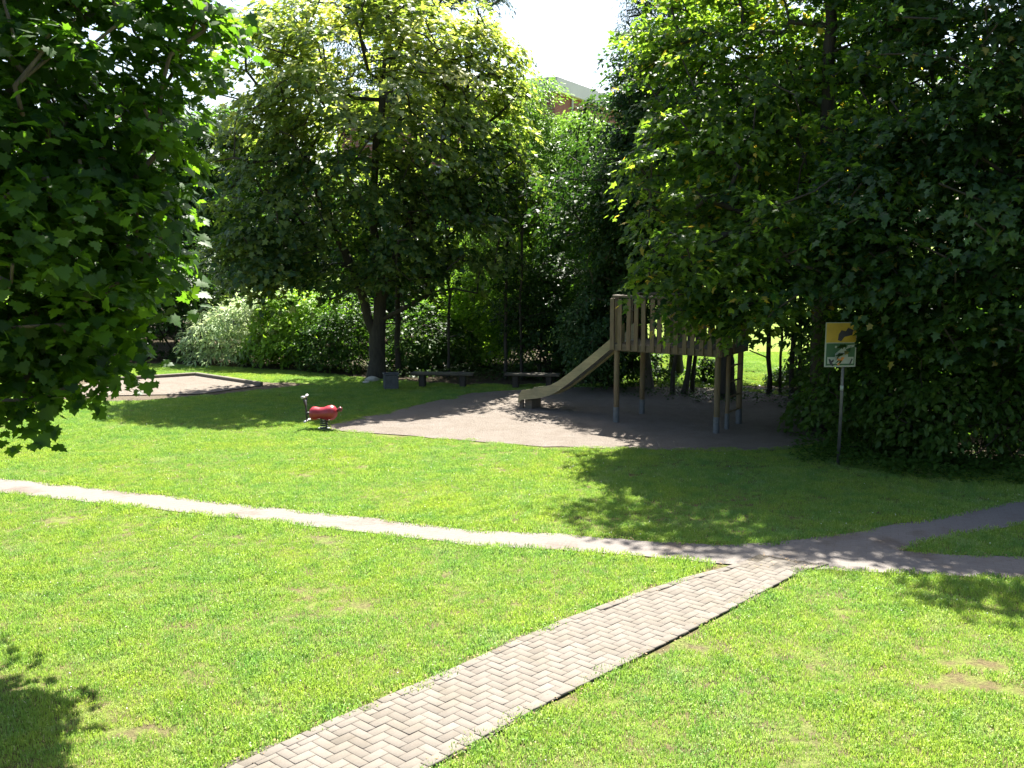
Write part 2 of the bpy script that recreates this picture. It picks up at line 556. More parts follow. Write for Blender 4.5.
for edge, sgn in ((poly(bl), -1), (poly(br_[::-1]), 1)):
    # walk the edge, laying stretchers end to end just inside it
    ln = np.concatenate([[0], np.cumsum(np.linalg.norm(np.diff(edge, axis=0), axis=1))])
    for q_ in np.arange(0.1, ln[-1], 0.203):
        k_ = min(np.searchsorted(ln, q_) - 1, len(edge) - 2); k_ = max(k_, 0)
        dv = (edge[k_ + 1] - edge[k_]) / (ln[k_ + 1] - ln[k_])
        nn = np.array([-dv[1], dv[0]]) * sgn
        c_ = edge[k_] + dv * (q_ - ln[k_])
        if 5.6 < c_[1] < 12.2: border.append((c_ + nn * .052, dv)); border.append((c_ + nn * .155 + dv * .1, dv)) if sgn < 0 and False else None
V = []; Fc = []; Tn = []
rng = np.random.default_rng(5)
used = 0
cells = {}
axis0, perp0 = axis, perp
jobs = [(org + axis * u + perp * v, hw, hh, axis, perp, 0.018) for (u, v, hw, hh) in cen] + [(b_[0], .0980, .0480, b_[1], np.array([-b_[1][1], b_[1][0]]), 0.024) for b_ in border if b_]
for (p, hw, hh, axis, perp, zt0) in jobs:
    zt = zt0 + rng.normal(0, 0.0012)
    tl = rng.normal(0, 0.006, 2)
    base = len(V)
    for (ins, zz) in ((0.0, 0.008), (0.0, zt - 0.004), (0.005, zt)):
        for sx, sy in ((-1, -1), (1, -1), (1, 1), (-1, 1)):
            q = p + axis * sx * (hw - ins) + perp * sy * (hh - ins)
            V.append((q[0], q[1], zz + (tl[0] * sx * hw + tl[1] * sy * hh if zz > 0.01 else 0)))
    for r in (0, 4):
        for k in range(4):
            Fc.append((base + r + k, base + r + (k + 1) % 4, base + r + 4 + (k + 1) % 4, base + r + 4 + k))
    Fc.append((base + 8, base + 9, base + 10, base + 11))
    Tn += [float(np.clip(rng.normal(0.5, 0.2), 0, 1))] * 12
bp = tag(link('brick_path', np_mesh('brick_path', V, Fc, Tn), M['paver']), kind='structure')

sand_pl = poly([(322, 430), (345, 420), (385, 413), (430, 402), (470, 393), (540, 388), (640, 386), (720, 388), (790, 396), (835, 412), (846, 430), (830, 443), (790, 449), (700, 451), (640, 449), (560, 447), (480, 442), (410, 436), (350, 432)])
sand_r = refine(sand_pl, 0.4, 0.06, 6)
sheet('play_sand', sand_r, 0.003, M['gravel'])

box_out = poly([(40, 397), (75, 381), (112, 378), (200, 373), (262, 381), (318, 384), (285, 388), (240, 392), (200, 396), (110, 402)])
sheet('worn_earth', refine(box_out, 0.4, 0.08, 7), -0.004, M['worn'])
box_c = poly([(62, 397), (108, 381.5), (196, 376), (262, 386), (200, 394.5)])
sheet('box_sand', box_c, 0.02, M['box_sand'])

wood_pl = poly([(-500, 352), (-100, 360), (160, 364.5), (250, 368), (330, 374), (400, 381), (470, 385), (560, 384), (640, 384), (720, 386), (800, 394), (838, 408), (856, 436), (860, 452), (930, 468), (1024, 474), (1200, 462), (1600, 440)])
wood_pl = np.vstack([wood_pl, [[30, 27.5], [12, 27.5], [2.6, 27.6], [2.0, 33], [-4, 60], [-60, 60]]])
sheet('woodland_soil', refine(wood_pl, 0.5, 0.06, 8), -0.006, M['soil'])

# ------------------------------------------------------------------ grass blades: one self-contained object, tufts instanced by geometry nodes
rng = np.random.default_rng(11)
NV = 4
Vt, Ft, Tt, Vid = [], [], [], []
for var in range(NV):
    for b in range(64):
        ang = rng.uniform(0, 2 * math.pi); r = 0.1 * math.sqrt(rng.random())
        x, y = r * math.cos(ang), r * math.sin(ang)
        h = rng.uniform(0.018, 0.045) * (0.8 + 0.12 * var)
        w = rng.uniform(0.0022, 0.0042)
        fa = rng.uniform(0, 2 * math.pi); lean = rng.uniform(0.15, 0.9) * h
        la = rng.uniform(0, 2 * math.pi)
        dx, dy = math.cos(fa) * w, math.sin(fa) * w
        lx, ly = math.cos(la) * lean, math.sin(la) * lean
        s = len(Vt)
        Vt += [(x - dx, y - dy, -0.008), (x + dx, y + dy, -0.008), (x + dx * .8 + lx * .4, y + dy * .8 + ly * .4, h * .6),
               (x - dx * .8 + lx * .4, y - dy * .8 + ly * .4, h * .6), (x + lx, y + ly, h)]
        Ft += [(s, s + 1, s + 2), (s, s + 2, s + 3), (s + 3, s + 2, s + 4)]
        t = float(np.clip(rng.normal(0.5, 0.17), 0, 0.9)) if rng.random() > 0.03 else 1.0
        Tt += [t] * 5; Vid += [var] * 5
for var in range(NV):
    for b in range(26 if var in (1, 3) else 8):
        ang = rng.uniform(0, 2 * math.pi); r = 0.1 * math.sqrt(rng.random())
        c = np.array([r * math.cos(ang), r * math.sin(ang), rng.uniform(.008, .036)])
        q1 = rng.normal(size=3) * .45 + [0, 0, 1]; q1 /= np.linalg.norm(q1)
        e1 = np.cross(q1, [1, .2, 0]); e1 /= np.linalg.norm(e1); e2 = np.cross(q1, e1)
        s_ = rng.uniform(.004, .0075); s = len(Vt)
        Vt += [tuple(c + s_ * (e1 * math.cos(t) + e2 * math.sin(t))) for t in (0, 1.25, 2.5, 3.77, 5.03)]
        Ft += [(s, s + 1, s + 2), (s, s + 2, s + 3), (s, s + 3, s + 4)]
        Tt += [float(rng.uniform(.2, .75)) if rng.random() > .04 else 1.0] * 5; Vid += [var] * 5
step = 0.105
gx, gy = np.meshgrid(np.arange(-30, 30, step), np.arange(6.4, 36, step))
pts = np.stack([gx.ravel(), gy.ravel()], 1)
pts += rng.uniform(-step * .5, step * .5, pts.shape)
keep = np.abs(pts[:, 0]) < pts[:, 1] * 0.56 + 1.2
pts = pts[keep]


def vnoise(p, s, seed):
    r = np.random.default_rng(seed); g = r.random((128, 128))
    q = p * s; i = np.floor(q).astype(int); f = q - i; f = f * f * (3 - 2 * f)
    a = g[i[:, 0] % 128, i[:, 1] % 128]; b = g[(i[:, 0] + 1) % 128, i[:, 1] % 128]
    c = g[i[:, 0] % 128, (i[:, 1] + 1) % 128]; d = g[(i[:, 0] + 1) % 128, (i[:, 1] + 1) % 128]
    return (a * (1 - f[:, 0]) + b * f[:, 0]) * (1 - f[:, 1]) + (c * (1 - f[:, 0]) + d * f[:, 0]) * f[:, 1]


ok = np.ones(len(pts), bool)
nz = vnoise(pts, 2.6, 1)
for pl, marg in ((path_pl, 0.05), (brick_pl, 0.14)):
    dd = seg_dist(pts, pl); ins = inside(pts, pl)
    sd = np.where(ins, -dd, dd)
    ok &= sd > (-0.03 + marg * np.clip(nz - 0.3, 0, 1) * 2.2)
for pl, marg in ((sand_pl, 0.25), (box_out, 0.3), (wood_pl, 0.1)):
    dd = seg_dist(pts, pl); ins = inside(pts, pl)
    sd = np.where(ins, -dd, dd)
    ok &= sd > (nz - 0.5) * marg * 2
# worn bare patches
bare = (vnoise(pts, 0.8, 3) * 0.6 + vnoise(pts, 3.1, 4) * 0.4)
thin = vnoise(pts, 2.2, 14) * .5 + vnoise(pts, 6.5, 15) * .5
ok &= ~((thin > 0.68) & (rng.random(len(pts)) < 0.45))
ok &= ~((bare > 0.87) & (rng.random(len(pts)) < 0.8))
for (px_, py_, r_) in ((985, 662, 0.28), (1010, 690, 0.15), (180, 533, 0.25), (60, 520, 0.3), (640, 590, 0.15), (330, 540, 0.2)):
    c_ = G(px_, py_)[:2]
    ok &= ~((np.linalg.norm(pts - c_, axis=1) < r_) & (rng.random(len(pts)) < 0.75))
pts = pts[ok]
npnt = len(pts)
scal = 0.65 + 0.75 * vnoise(pts, 1.7, 9) + rng.normal(0, 0.08, npnt)
# mown shorter beside sand / longer by path edges
ed = np.minimum(seg_dist(pts, path_pl), seg_dist(pts, brick_pl))
scal *= np.where(ed < 0.22, 1.35, 1.0)
nt_v = len(Vt)
Vall = np.vstack([np.array(Vt), np.column_stack([pts, np.full(npnt, -0.008)])])
me = np_mesh('grass', Vall, Ft, np.concatenate([np.array(Tt), np.full(npnt, 0.5)]))
for nm, arr in (('vid', np.concatenate([np.array(Vid, float), np.full(npnt, -1.0)])),
                ('pid', np.concatenate([np.full(nt_v, -1.0), rng.integers(0, NV, npnt).astype(float)])),
                ('rot', np.concatenate([np.zeros(nt_v), rng.uniform(0, 6.283, npnt)])),
                ('scl', np.concatenate([np.ones(nt_v), np.clip(scal, 0.45, 1.6)]))):
    at = me.attributes.new(nm, 'FLOAT', 'POINT'); at.data.foreach_set('value', arr.astype(np.float32))
grass = tag(link('grass', me, M['blade']), 'short mown sunlit green grass with clover covering the lawns', 'grass', kind='stuff')
ng = bpy.data.node_groups.new('grass_tufts', 'GeometryNodeTree')
ng.interface.new_socket('Geometry', in_out='INPUT', socket_type='NodeSocketGeometry')
ng.interface.new_socket('Geometry', in_out='OUTPUT', socket_type='NodeSocketGeometry')
gi = ng.nodes.new('NodeGroupInput'); go = ng.nodes.new('NodeGroupOutput')
jn = ng.nodes.new('GeometryNodeJoinGeometry')


def gattr(n_):
    a = ng.nodes.new('GeometryNodeInputNamedAttribute'); a.data_type = 'FLOAT'; a.inputs[0].default_value = n_
    return a.outputs[0]


def gsep(attr, val):
    cmpn = ng.nodes.new('FunctionNodeCompare'); cmpn.data_type = 'FLOAT'; cmpn.operation = 'EQUAL'
    ng.links.new(gattr(attr), cmpn.inputs[0]); cmpn.inputs[1].default_value = val
    cmpn.inputs['Epsilon'].default_value = 0.1
    s = ng.nodes.new('GeometryNodeSeparateGeometry'); s.domain = 'POINT'
    ng.links.new(gi.outputs[0], s.inputs[0]); ng.links.new(cmpn.outputs[0], s.inputs[1])
    return s.outputs[0]


for v in range(NV):
    ip = ng.nodes.new('GeometryNodeInstanceOnPoints')
    mp_ = ng.nodes.new('GeometryNodeMeshToPoints'); ng.links.new(gsep('pid', v), mp_.inputs[0])
    ng.links.new(mp_.outputs[0], ip.inputs['Points']); ng.links.new(gsep('vid', v), ip.inputs['Instance'])
    cx = ng.nodes.new('ShaderNodeCombineXYZ'); ng.links.new(gattr('rot'), cx.inputs[2])
    ng.links.new(cx.outputs[0], ip.inputs['Rotation']); ng.links.new(gattr('scl'), ip.inputs['Scale'])
    ng.links.new(ip.outputs[0], jn.inputs[0])
ng.links.new(jn.outputs[0], go.inputs[0])
md = grass.modifiers.new('tufts', 'NODES'); md.node_group = ng

# ------------------------------------------------------------------ foliage machinery
def tmpl_simple():
    v = np.array([[0, 0, 0], [.35, .32, .06], [1, 0, -.08], [.35, -.32, .06], [.45, 0, 0]], float)
    f = [(0, 1, 4), (1, 2, 4), (0, 4, 3), (4, 2, 3)]
    return v, np.array(f)


def tmpl_oval():
    v = np.array([[0, 0, 0], [.3, .3, .07], [.7, .25, .04], [1, 0, -.1], [.7, -.25, .04], [.3, -.3, .07]], float)
    return v, np.array([(0, 1, 2), (0, 2, 3), (0, 3, 4), (0, 4, 5)])


def tmpl_maple():
    o = [(0, 0), (.10, .18), (-.06, .42), (.16, .40), (.26, .62), (.40, .46), (.50, .52), (.52, .26), (.70, .30), (.76, .16), (1, 0)]
    o = o + [(x, -y) for x, y in o[-2:0:-1]]
    v = [[.34, 0, 0.0]] + [[x, y, -0.10 * abs(y) - 0.1 * x * x] for x, y in o]
    n = len(o)
    f = [(0, 1 + i, 1 + (i + 1) % n) for i in range(n)]
    return np.array(v, float), np.array(f)


def tmpl_lobed():
    o = [(0, 0), (.0, .36), (.26, .24), (.45, .5), (.55, .22), (1, 0), (.55, -.22), (.45, -.5), (.26, -.24), (.0, -.36)]
    v = [[.3, 0, .03]] + [[x, y, -.12 * abs(y) - .1 * x * x] for x, y in o]
    n = len(o)
    return np.array(v, float), np.array([(0, 1 + i, 1 + (i + 1) % n) for i in range(n)])


def tmpl_narrow():
    v = np.array([[0, 0, 0], [.4, .14, .04], [1, 0, -.12], [.4, -.14, .04]], float)
    return v, np.array([(0, 1, 2), (0, 2, 3)])


TM = {'simple': tmpl_simple(), 'oval': tmpl_oval(), 'maple': tmpl_maple(), 'narrow': tmpl_narrow(), 'lobed': tmpl_lobed()}


def nrm(a): return a / (np.linalg.norm(a, axis=-1, keepdims=True) + 1e-9)


def leaf_mesh(name, pos, normal, tip, size, tint, tmpl):
    tv, tf = TM[tmpl]
    n = nrm(normal); t = tip - n * np.sum(tip * n, axis=1, keepdims=True); t = nrm(t)
    b = np.cross(n, t)
    V = (pos[:, None, :] + size[:, None, None] * (tv[None, :, 0:1] * t[:, None, :] + tv[None, :, 1:2] * b[:, None, :] + tv[None, :, 2:3] * n[:, None, :]))
    N, k = len(pos), len(tv)
    Fm = tf[None] + (np.arange(N) * k)[:, None, None]
    return np_mesh(name, V.reshape(-1, 3), Fm.reshape(-1, 3), np.repeat(tint, k))


def sample_clumps(lobes, n, rng, minz=0.3, inner=0.25):
    lobes = np.array(lobes, float)
    area = (lobes[:, 3] * lobes[:, 4] + lobes[:, 4] * lobes[:, 5] + lobes[:, 3] * lobes[:, 5])
    pr = area / area.sum()
    out = []
    tries = 0
    while len(out) < n and tries < n * 30:
        tries += 1
        k = rng.choice(len(lobes), p=pr)
        d = rng.normal(size=3); d /= np.linalg.norm(d)
        rr = 1.0 - abs(rng.normal(0, 0.13)) if rng.random() > inner else rng.uniform(0.2, 0.85)
        p = lobes[k, :3] + d * lobes[k, 3:] * rr
        if p[2] < minz: continue
        q = np.linalg.norm((p - lobes[:, :3]) / lobes[:, 3:], axis=1)
        q[k] = 9
        if (q < 0.6).any() and rng.random() < 0.7: continue
        out.append(p)
    return np.array(out)


def skeleton(name, base, clumps, trunk_pts, r_base, r_tip, rng, m, parent, seg=6, part='trunk'):
    """grow branches from the trunk polylines to every clump; all limbs are one mesh"""
    nodes = []; par = []; isT = []
    for tp in trunk_pts:
        prev = -1 if not nodes or tp[0] is None else None
        tp = [np.array(q, float) for q in tp]
        start = -1
        if nodes:
            dd = [np.linalg.norm(np.array(nn) - tp[0]) for nn in nodes]
            if min(dd) < 0.3: start = int(np.argmin(dd))
        last = start
        for i, q in enumerate(tp):
            if i == 0 and start >= 0: continue
            if last >= 0:
                a = np.array(nodes[last]); L = np.linalg.norm(q - a); k = max(1, int(L / 0.5))
                for j in range(1, k + 1):
                    nodes.append(a + (q - a) * j / k + (rng.normal(0, 0.02, 3) if j < k else 0)); par.append(last); isT.append(True); last = len(nodes) - 1
            else:
                nodes.append(q); par.append(-1); isT.append(True); last = len(nodes) - 1
    nt0 = len(nodes)
    order = np.argsort([min(np.linalg.norm(c - np.array(nn)) for nn in nodes[:nt0:2]) for c in clumps])
    base_z = base[2]
    arr = np.zeros((nt0 + len(clumps) * 8, 3)); arr[:nt0] = nodes
    cnt = nt0
    for ci in order:
        c = clumps[ci]
        A = arr[:cnt]
        d = np.linalg.norm(A - c, axis=1)
        pen = np.where(A[:, 2] > c[2] - 0.1, (A[:, 2] - c[2] + 0.1) * 0.8, 0)
        low = np.where((A[:, 2] < base_z + 0.8), 0.6, 0)
        j = int(np.argmin(d + pen + low * (d > 1.0)))
        a = A[j].copy(); L = np.linalg.norm(c - a); k = int(np.clip(L / 0.45, 1, 6))
        last = j
        off = rng.normal(0, 0.06 * L, 3)
        for s in range(1, k + 1):
            t = s / k
            q = a + (c - a) * t + off * math.sin(math.pi * t) + np.array([0, 0, 0.12 * L * math.sin(math.pi * t)])
            arr[cnt] = q; nodes.append(q); par.append(last); last = cnt; cnt += 1
    n = cnt
    w = np.zeros(n); kids = [[] for _ in range(n)]
    for i in range(n):
        if par[i] >= 0: kids[par[i]].append(i)
    leafc = np.zeros(n)
    for i in range(n - 1, -1, -1):
        if not kids[i]: leafc[i] = 1
        if par[i] >= 0: leafc[par[i]] += leafc[i]
    tot = max(leafc[:nt0].max(), 1)
    rad = r_tip + (r_base - r_tip) * (leafc / tot) ** 0.55
    # chains
    V = []; Fc = []
    ang = np.arange(seg) * 2 * math.pi / seg

    def emit(chain, rads):
        pts_ = arr[chain] if not isinstance(chain, np.ndarray) else chain
        m_ = len(pts_)
        tan = np.zeros((m_, 3)); tan[1:-1] = pts_[2:] - pts_[:-2]; tan[0] = pts_[1] - pts_[0]; tan[-1] = pts_[-1] - pts_[-2]
        tan = nrm(tan)
        ref = np.array([0.31, 0.95, 0.05]); x = nrm(np.cross(tan, ref)); y = np.cross(tan, x)
        b0 = len(V)
        for i in range(m_):
            ring = pts_[i] + rads[i] * (np.cos(ang)[:, None] * x[i] + np.sin(ang)[:, None] * y[i])
            V.extend(ring.tolist())
        for i in range(m_ - 1):
            for k in range(seg):
                Fc.append((b0 + i * seg + k, b0 + i * seg + (k + 1) % seg, b0 + (i + 1) * seg + (k + 1) % seg, b0 + (i + 1) * seg + k))

    done = np.zeros(n, bool)
    roots = [i for i in range(n) if par[i] < 0]
    stack = [(r, -1) for r in roots]
    while stack:
        s, p = stack.pop()
        chain = [s]; cur = s
        while kids[cur]:
            ks = sorted(kids[cur], key=lambda q: -leafc[q])
            for o_ in ks[1:]: stack.append((o_, cur))
            cur = ks[0]; chain.append(cur)
        rads = [rad[i] for i in chain]
        if p >= 0:
            chain = [p] + chain; rads = [min(rads[0] * 1.15, rad[p])] + rads
        if p < 0 and arr[chain[0]][2] < base_z + 0.1:
            rads[0] *= 1.35
        if len(chain) > 1: emit(chain, rads)
    me = np_mesh(part, V, Fc, smooth=True)
    return link(part, me, m, parent)


def foliage(clumps, center, r_c, per, size, rng, flat=0.45, up=1.0, droop=0.35, jitter=0.5, tintmap=None, outw=0.5, hang=0.0):
    n = len(clumps)
    R = r_c * rng.uniform(0.65, 1.3, n)
    cnt = np.maximum(3, (per * (R / r_c) ** 2 * rng.uniform(0.7, 1.2, n)).astype(int))
    idx = np.repeat(np.arange(n), cnt); N = len(idx)
    outd = clumps - center; outd = nrm(outd)
    up_v = nrm(np.array([0, 0, 1.0]) * 1.0 + outd * 0.35 + rng.normal(0, 0.18, (n, 3)))
    a = rng.uniform(0, 2 * math.pi, N); rho = np.sqrt(rng.random(N))
    # irregular (lobed) clump outline
    ph = rng.uniform(0, 6.28, n)[idx]
    rho = rho * (1 + 0.3 * np.sin(3 * a + ph) + 0.15 * np.sin(5 * a + 2 * ph))
    U = up_v[idx]
    ref = np.tile(np.array([1.0, 0.13, 0.0]), (N, 1)); X = nrm(np.cross(U, ref)); Y = np.cross(U, X)
    rad = X * np.cos(a)[:, None] + Y * np.sin(a)[:, None]
    Rn = R[idx][:, None]
    h = (flat * (1 - rho ** 2) - 0.25 * flat)[:, None] * Rn + rng.normal(0, 0.14, N)[:, None] * Rn * (0.25 + flat)
    pos = clumps[idx] + rad * rho[:, None] * Rn + U * h
    if hang: pos[:, 2] -= hang * rng.random(N) ** 1.5 * R[idx]
    nor = U * up + rad * 0.3 * rho[:, None] + outd[idx] * outw * 0.5 + rng.normal(0, jitter, (N, 3))
    tip = rad + np.array([0, 0, -1.0]) * droop + rng.normal(0, 0.4, (N, 3)) + outd[idx] * 0.4
    sz = size * rng.uniform(0.6, 1.25, N)
    ct = rng.normal(0.0, 0.16, n)[idx]
    tint = np.clip(rng.normal(0.42, 0.2, N) + ct, 0, 0.9)
    tint = np.where(rng.random(N) < 0.02, 1.0, tint)
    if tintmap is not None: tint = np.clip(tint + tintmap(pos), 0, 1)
    return pos, nor, tip, sz, tint


def make_tree(name, label, cat, base, lobes, nclump, r_c, per, size, tmpl, lm, bm_, rb, trunks=None, seed=1, group=None,
              rt=0.008, flat=0.45, droop=0.35, jitter=0.5, tintmap=None, minz=0.4, inner=0.25, hang=0.0, extra=None, outw=0.5):
    rng = np.random.default_rng(seed)
    base = np.array([base[0], base[1], base[2] if len(base) > 2 else 0.0])
    lob = np.array(lobes, float)
    cl = sample_clumps(lobes, nclump, rng, minz, inner)
    if extra is not None: cl = np.vstack([cl, np.array(extra, float)])
    # twigs are cut back round the face of the playground sign
    cl = cl[~((cl[:, 0] > 4.9) & (cl[:, 0] < 6.45) & (cl[:, 1] < 18.4) & (cl[:, 1] > 14.5) & (cl[:, 2] > 1.3) & (cl[:, 2] < 3.15))]
    cen = (lob[:, :3] * (lob[:, 3:].prod(axis=1) ** 0.7)[:, None]).sum(0) / (lob[:, 3:].prod(axis=1) ** 0.7).sum()
    if trunks is None:
        top = cen.copy(); mid = base + (top - base) * 0.5; mid[:2] += rng.normal(0, 0.12, 2)
        trunks = [[base + [0, 0, -0.1], mid, top]]
    root = empty(name, tuple(base), label, cat, group)
    loc = base
    cl_l = cl - loc
    tr_l = [[np.array(q, float) - loc for q in t] for t in trunks]
    skeleton(name, np.zeros(3), cl_l, tr_l, rb, rt, rng, bm_, root)
    pos, nor, tip, sz, tint = foliage(cl_l, cen - loc, r_c, per, size, rng, flat=flat, droop=droop, jitter=jitter,
                                      tintmap=tintmap, hang=hang, outw=outw)
    link('crown', leaf_mesh('crown', pos, nor, tip, sz, tint, tmpl), lm, root)
    return root


def copy_tree(o, loc, rz, s, label, group=None):
    c = o.copy(); C.objects.link(c)
    c.location = loc; c.rotation_euler = (0, 0, rz); c.scale = (s, s, s * 1.0)
    c['label'] = label
    if group: c['group'] = group
    elif 'group' in c: del c['group']
    for ch in o.children:
        d = ch.copy(); C.objects.link(d); d.parent = c
    return c


def LB(px, py, D, rx, ry, rz=None):       # crown lobe: image position and radii in photo pixels at distance D -> metres
    p = P(px, py, D); s = D / F
    a, b = rx * s, ry * s
    return (p[0], p[1], p[2], a, (rz if rz else (a + b) / 2), b)


# ------------------------------------------------------------------ left foreground maple
base = (-7.6, 10.4, 0)
lob = [LB(-70, 60, 9.8, 230, 190, 2.2), LB(50, 120, 9.4, 120, 120, 1.3), LB(110, 10, 9.6, 90, 70, 1.0), LB(30, 240, 9.2, 120, 100, 1.2),
       LB(85, 200, 9.6, 85, 85, 1.0), LB(0, 330, 9.0, 100, 75, 1.1), LB(85, 325, 9.6, 40, 45, .5), LB(-90, 300, 9.5, 190, 110, 2.0), LB(-140, -130, 10.4, 250, 180, 2.6),
       LB(40, -110, 10.2, 150, 120, 1.8), LB(-130, 200, 11.8, 190, 140, 1.4), LB(-300, 60, 10.4, 200, 280, 2.6), LB(-20, 140, 11.0, 110, 150, 1.3)]
ex = [P(10, 418, 8.6), P(-12, 430, 8.5), P(35, 400, 8.8), P(66, 388, 8.9), P(84, 372, 9.3), P(118, 340, 9.6), P(128, 318, 9.6), P(170, 55, 9.4), P(200, 8, 9.5), P(205, 30, 9.6),
      P(160, 110, 9.5), P(172, 128, 9.5), P(160, 150, 9.5), P(158, 205, 9.5), P(165, 228, 9.5), P(155, 250, 9.5), P(15, 385, 8.9), P(50, 375, 9.0), P(125, 290, 9.5)]
make_tree('maple_tree', 'large leaved maple overhanging the lawn from the left edge, its twigs nearest the viewer', 'tree',
          base, lob, 1150, 0.42, 44, 0.125, 'maple', M['leaf_maple'], M['bark'], 0.2, seed=21,
          trunks=[[(-7.6, 10.4, -.1), (-7.5, 10.5, 2.0), (-7.1, 10.3, 4.0), (-6.7, 10.3, 7.5)], [(-7.5, 10.5, 2.0), (-6.0, 9.9, 3.6), (-4.6, 9.6, 4.6)]],
          droop=0.8, jitter=0.5, flat=0.22, extra=ex, inner=0.3, outw=0.0)

# ------------------------------------------------------------------ middle sycamore behind the lawn
tb = G(376, 378)
D = tb[1]
T1 = P(377, 340, D); T2 = P(380, 300, D); T3 = P(372, 200, D); T4 = P(385, 60, D)
lob = [LB(380, 120, D, 120, 125, 3.2), LB(290, 110, D - .8, 80, 90, 2.2), LB(455, 130, D, 72, 85, 2.3), LB(340, 40, D, 70, 58, 2.0),
       LB(420, 40, D, 72, 52, 2.0), LB(258, 205, D - 1.6, 58, 66, 1.6), LB(330, 240, D - 1.6, 85, 58, 1.6), LB(440, 240, D - .6, 85, 60, 2.0), LB(270, 60, D, 45, 50, 1.5),
       LB(250, 268, D - 2.2, 42, 32, 1.0), LB(500, 200, D + .5, 40, 60, 1.6), LB(480, 70, D + .3, 45, 46, 1.4)]


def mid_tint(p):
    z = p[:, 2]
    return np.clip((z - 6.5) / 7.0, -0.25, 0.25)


ex = [P(350, 290, D - 1), P(330, 300, D - 1.5), P(300, 285, D - 1.5), P(400, 290, D - 1), P(425, 300, D - .5), P(265, 292, D - 2)]
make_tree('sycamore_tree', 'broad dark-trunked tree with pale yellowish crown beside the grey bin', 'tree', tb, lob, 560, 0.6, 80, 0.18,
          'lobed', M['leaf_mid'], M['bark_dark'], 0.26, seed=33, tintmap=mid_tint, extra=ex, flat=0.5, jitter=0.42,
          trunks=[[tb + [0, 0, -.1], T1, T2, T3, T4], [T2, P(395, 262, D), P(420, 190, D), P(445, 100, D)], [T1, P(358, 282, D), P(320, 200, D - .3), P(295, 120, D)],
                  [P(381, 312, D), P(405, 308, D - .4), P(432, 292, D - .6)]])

# ------------------------------------------------------------------ right-hand tree mass
b1 = np.array([6.4, 20.6, 0])
lob = [LB(700, 280, 18.5, 56, 34, .9), LB(790, 285, 17.8, 90, 42, 1.2), LB(730, 235, 18.8, 85, 56, 1.5), LB(840, 230, 18.0, 100, 78, 1.7), LB(745, 300, 18.2, 70, 28, .8),
       LB(700, 165, 20.0, 72, 58, 1.5), LB(790, 145, 19.8, 95, 70, 1.8), LB(880, 130, 19.2, 80, 78, 1.7), LB(712, 85, 21.3, 72, 56, 1.6), LB(800, 50, 21.3, 95, 62, 1.8),
       LB(696, 22, 22.5, 62, 44, 1.5), LB(770, -20, 23.0, 110, 55, 1.8), (5.0, 22.7, 5.6, 1.7, 1.3, 1.4), (6.8, 23.0, 6.2, 1.8, 1.4, 1.6), (4.4, 23.2, 4.4, 1.2, 1.0, .9), (6.2, 22.9, 4.2, 1.4, 1.1, 1.0), (4.4, 20.8, 11.4, 1.7, 1.5, 1.5), (5.6, 20.6, 12.2, 1.7, 1.5, 1.5), LB(910, -110, 20.5, 110, 110, 2.2), LB(900, 20, 20.0, 70, 70, 1.5)]  # inner and topmost lobes added to cast shade on sand and lawn
ex = [P(638, 165, 19.6), P(648, 178, 19.6), P(655, 150, 20), P(650, 205, 19.2), P(640, 235, 18.8), P(672, 312, 18.6), P(690, 328, 18.5), P(728, 332, 18.3), P(648, 270, 18.6), P(660, 285, 18.5), P(700, 318, 18.6), P(730, 325, 18.4), P(770, 330, 18.2), P(800, 330, 18.0), P(655, 60, 21.5), P(640, 72, 21.5), P(636, 40, 22), P(715, 300, 18.6), P(745, 305, 18.4), P(690, 305, 18.7), P(780, 312, 18.0), P(672, 296, 18.8), P(885, 335, 17.8), P(690, 318, 18.6), P(715, 325, 18.5), P(750, 322, 18.3), P(735, 315, 18.3), P(790, 322, 18)]
make_tree('lime_tree', 'tall leafy tree hanging over the timber play tower, bright leaves on its left edge', 'tree', b1, lob, 900, 0.56, 58, 0.15,
          'lobed', M['leaf_right'], M['bark_dark'], 0.2, seed=41, extra=ex, droop=0.8, jitter=0.5, flat=0.22, outw=0.0,
          trunks=[[b1 + [0, 0, -.1], b1 + [-.1, -.2, 3], b1 + [-.3, -.6, 6.5], b1 + [-.4, -.8, 10]], [b1 + [-.1, -.2, 3], P(760, 220, 19.3), P(710, 200, 19)]])
b2 = np.array([10.2, 19.0, 0])
lob = [LB(960, 70, 17.6, 105, 110, 1.9), LB(1060, 150, 17.0, 130, 140, 2.1), LB(930, 210, 17.0, 100, 90, 1.8), LB(1010, 290, 17.0, 120, 80, 1.6), LB(890, 280, 17.6, 80, 60, 1.2),
       LB(1000, -80, 18.0, 160, 130, 2.4), LB(1180, 60, 18.0, 160, 190, 2.6)]
make_tree('lime_tree', 'dense dark tree filling the upper right corner behind the playground sign', 'tree', b2, lob, 960, 0.56, 64, 0.145,
          'lobed', M['leaf_right_shaded'], M['bark_dark'], 0.2, seed=42, droop=0.8, jitter=0.5, flat=0.22, outw=0.0,
          trunks=[[b2 + [0, 0, -.1], b2 + [-.2, -.2, 3], b2 + [-.3, -.8, 6.5], b2 + [-.3, -1, 10]]])
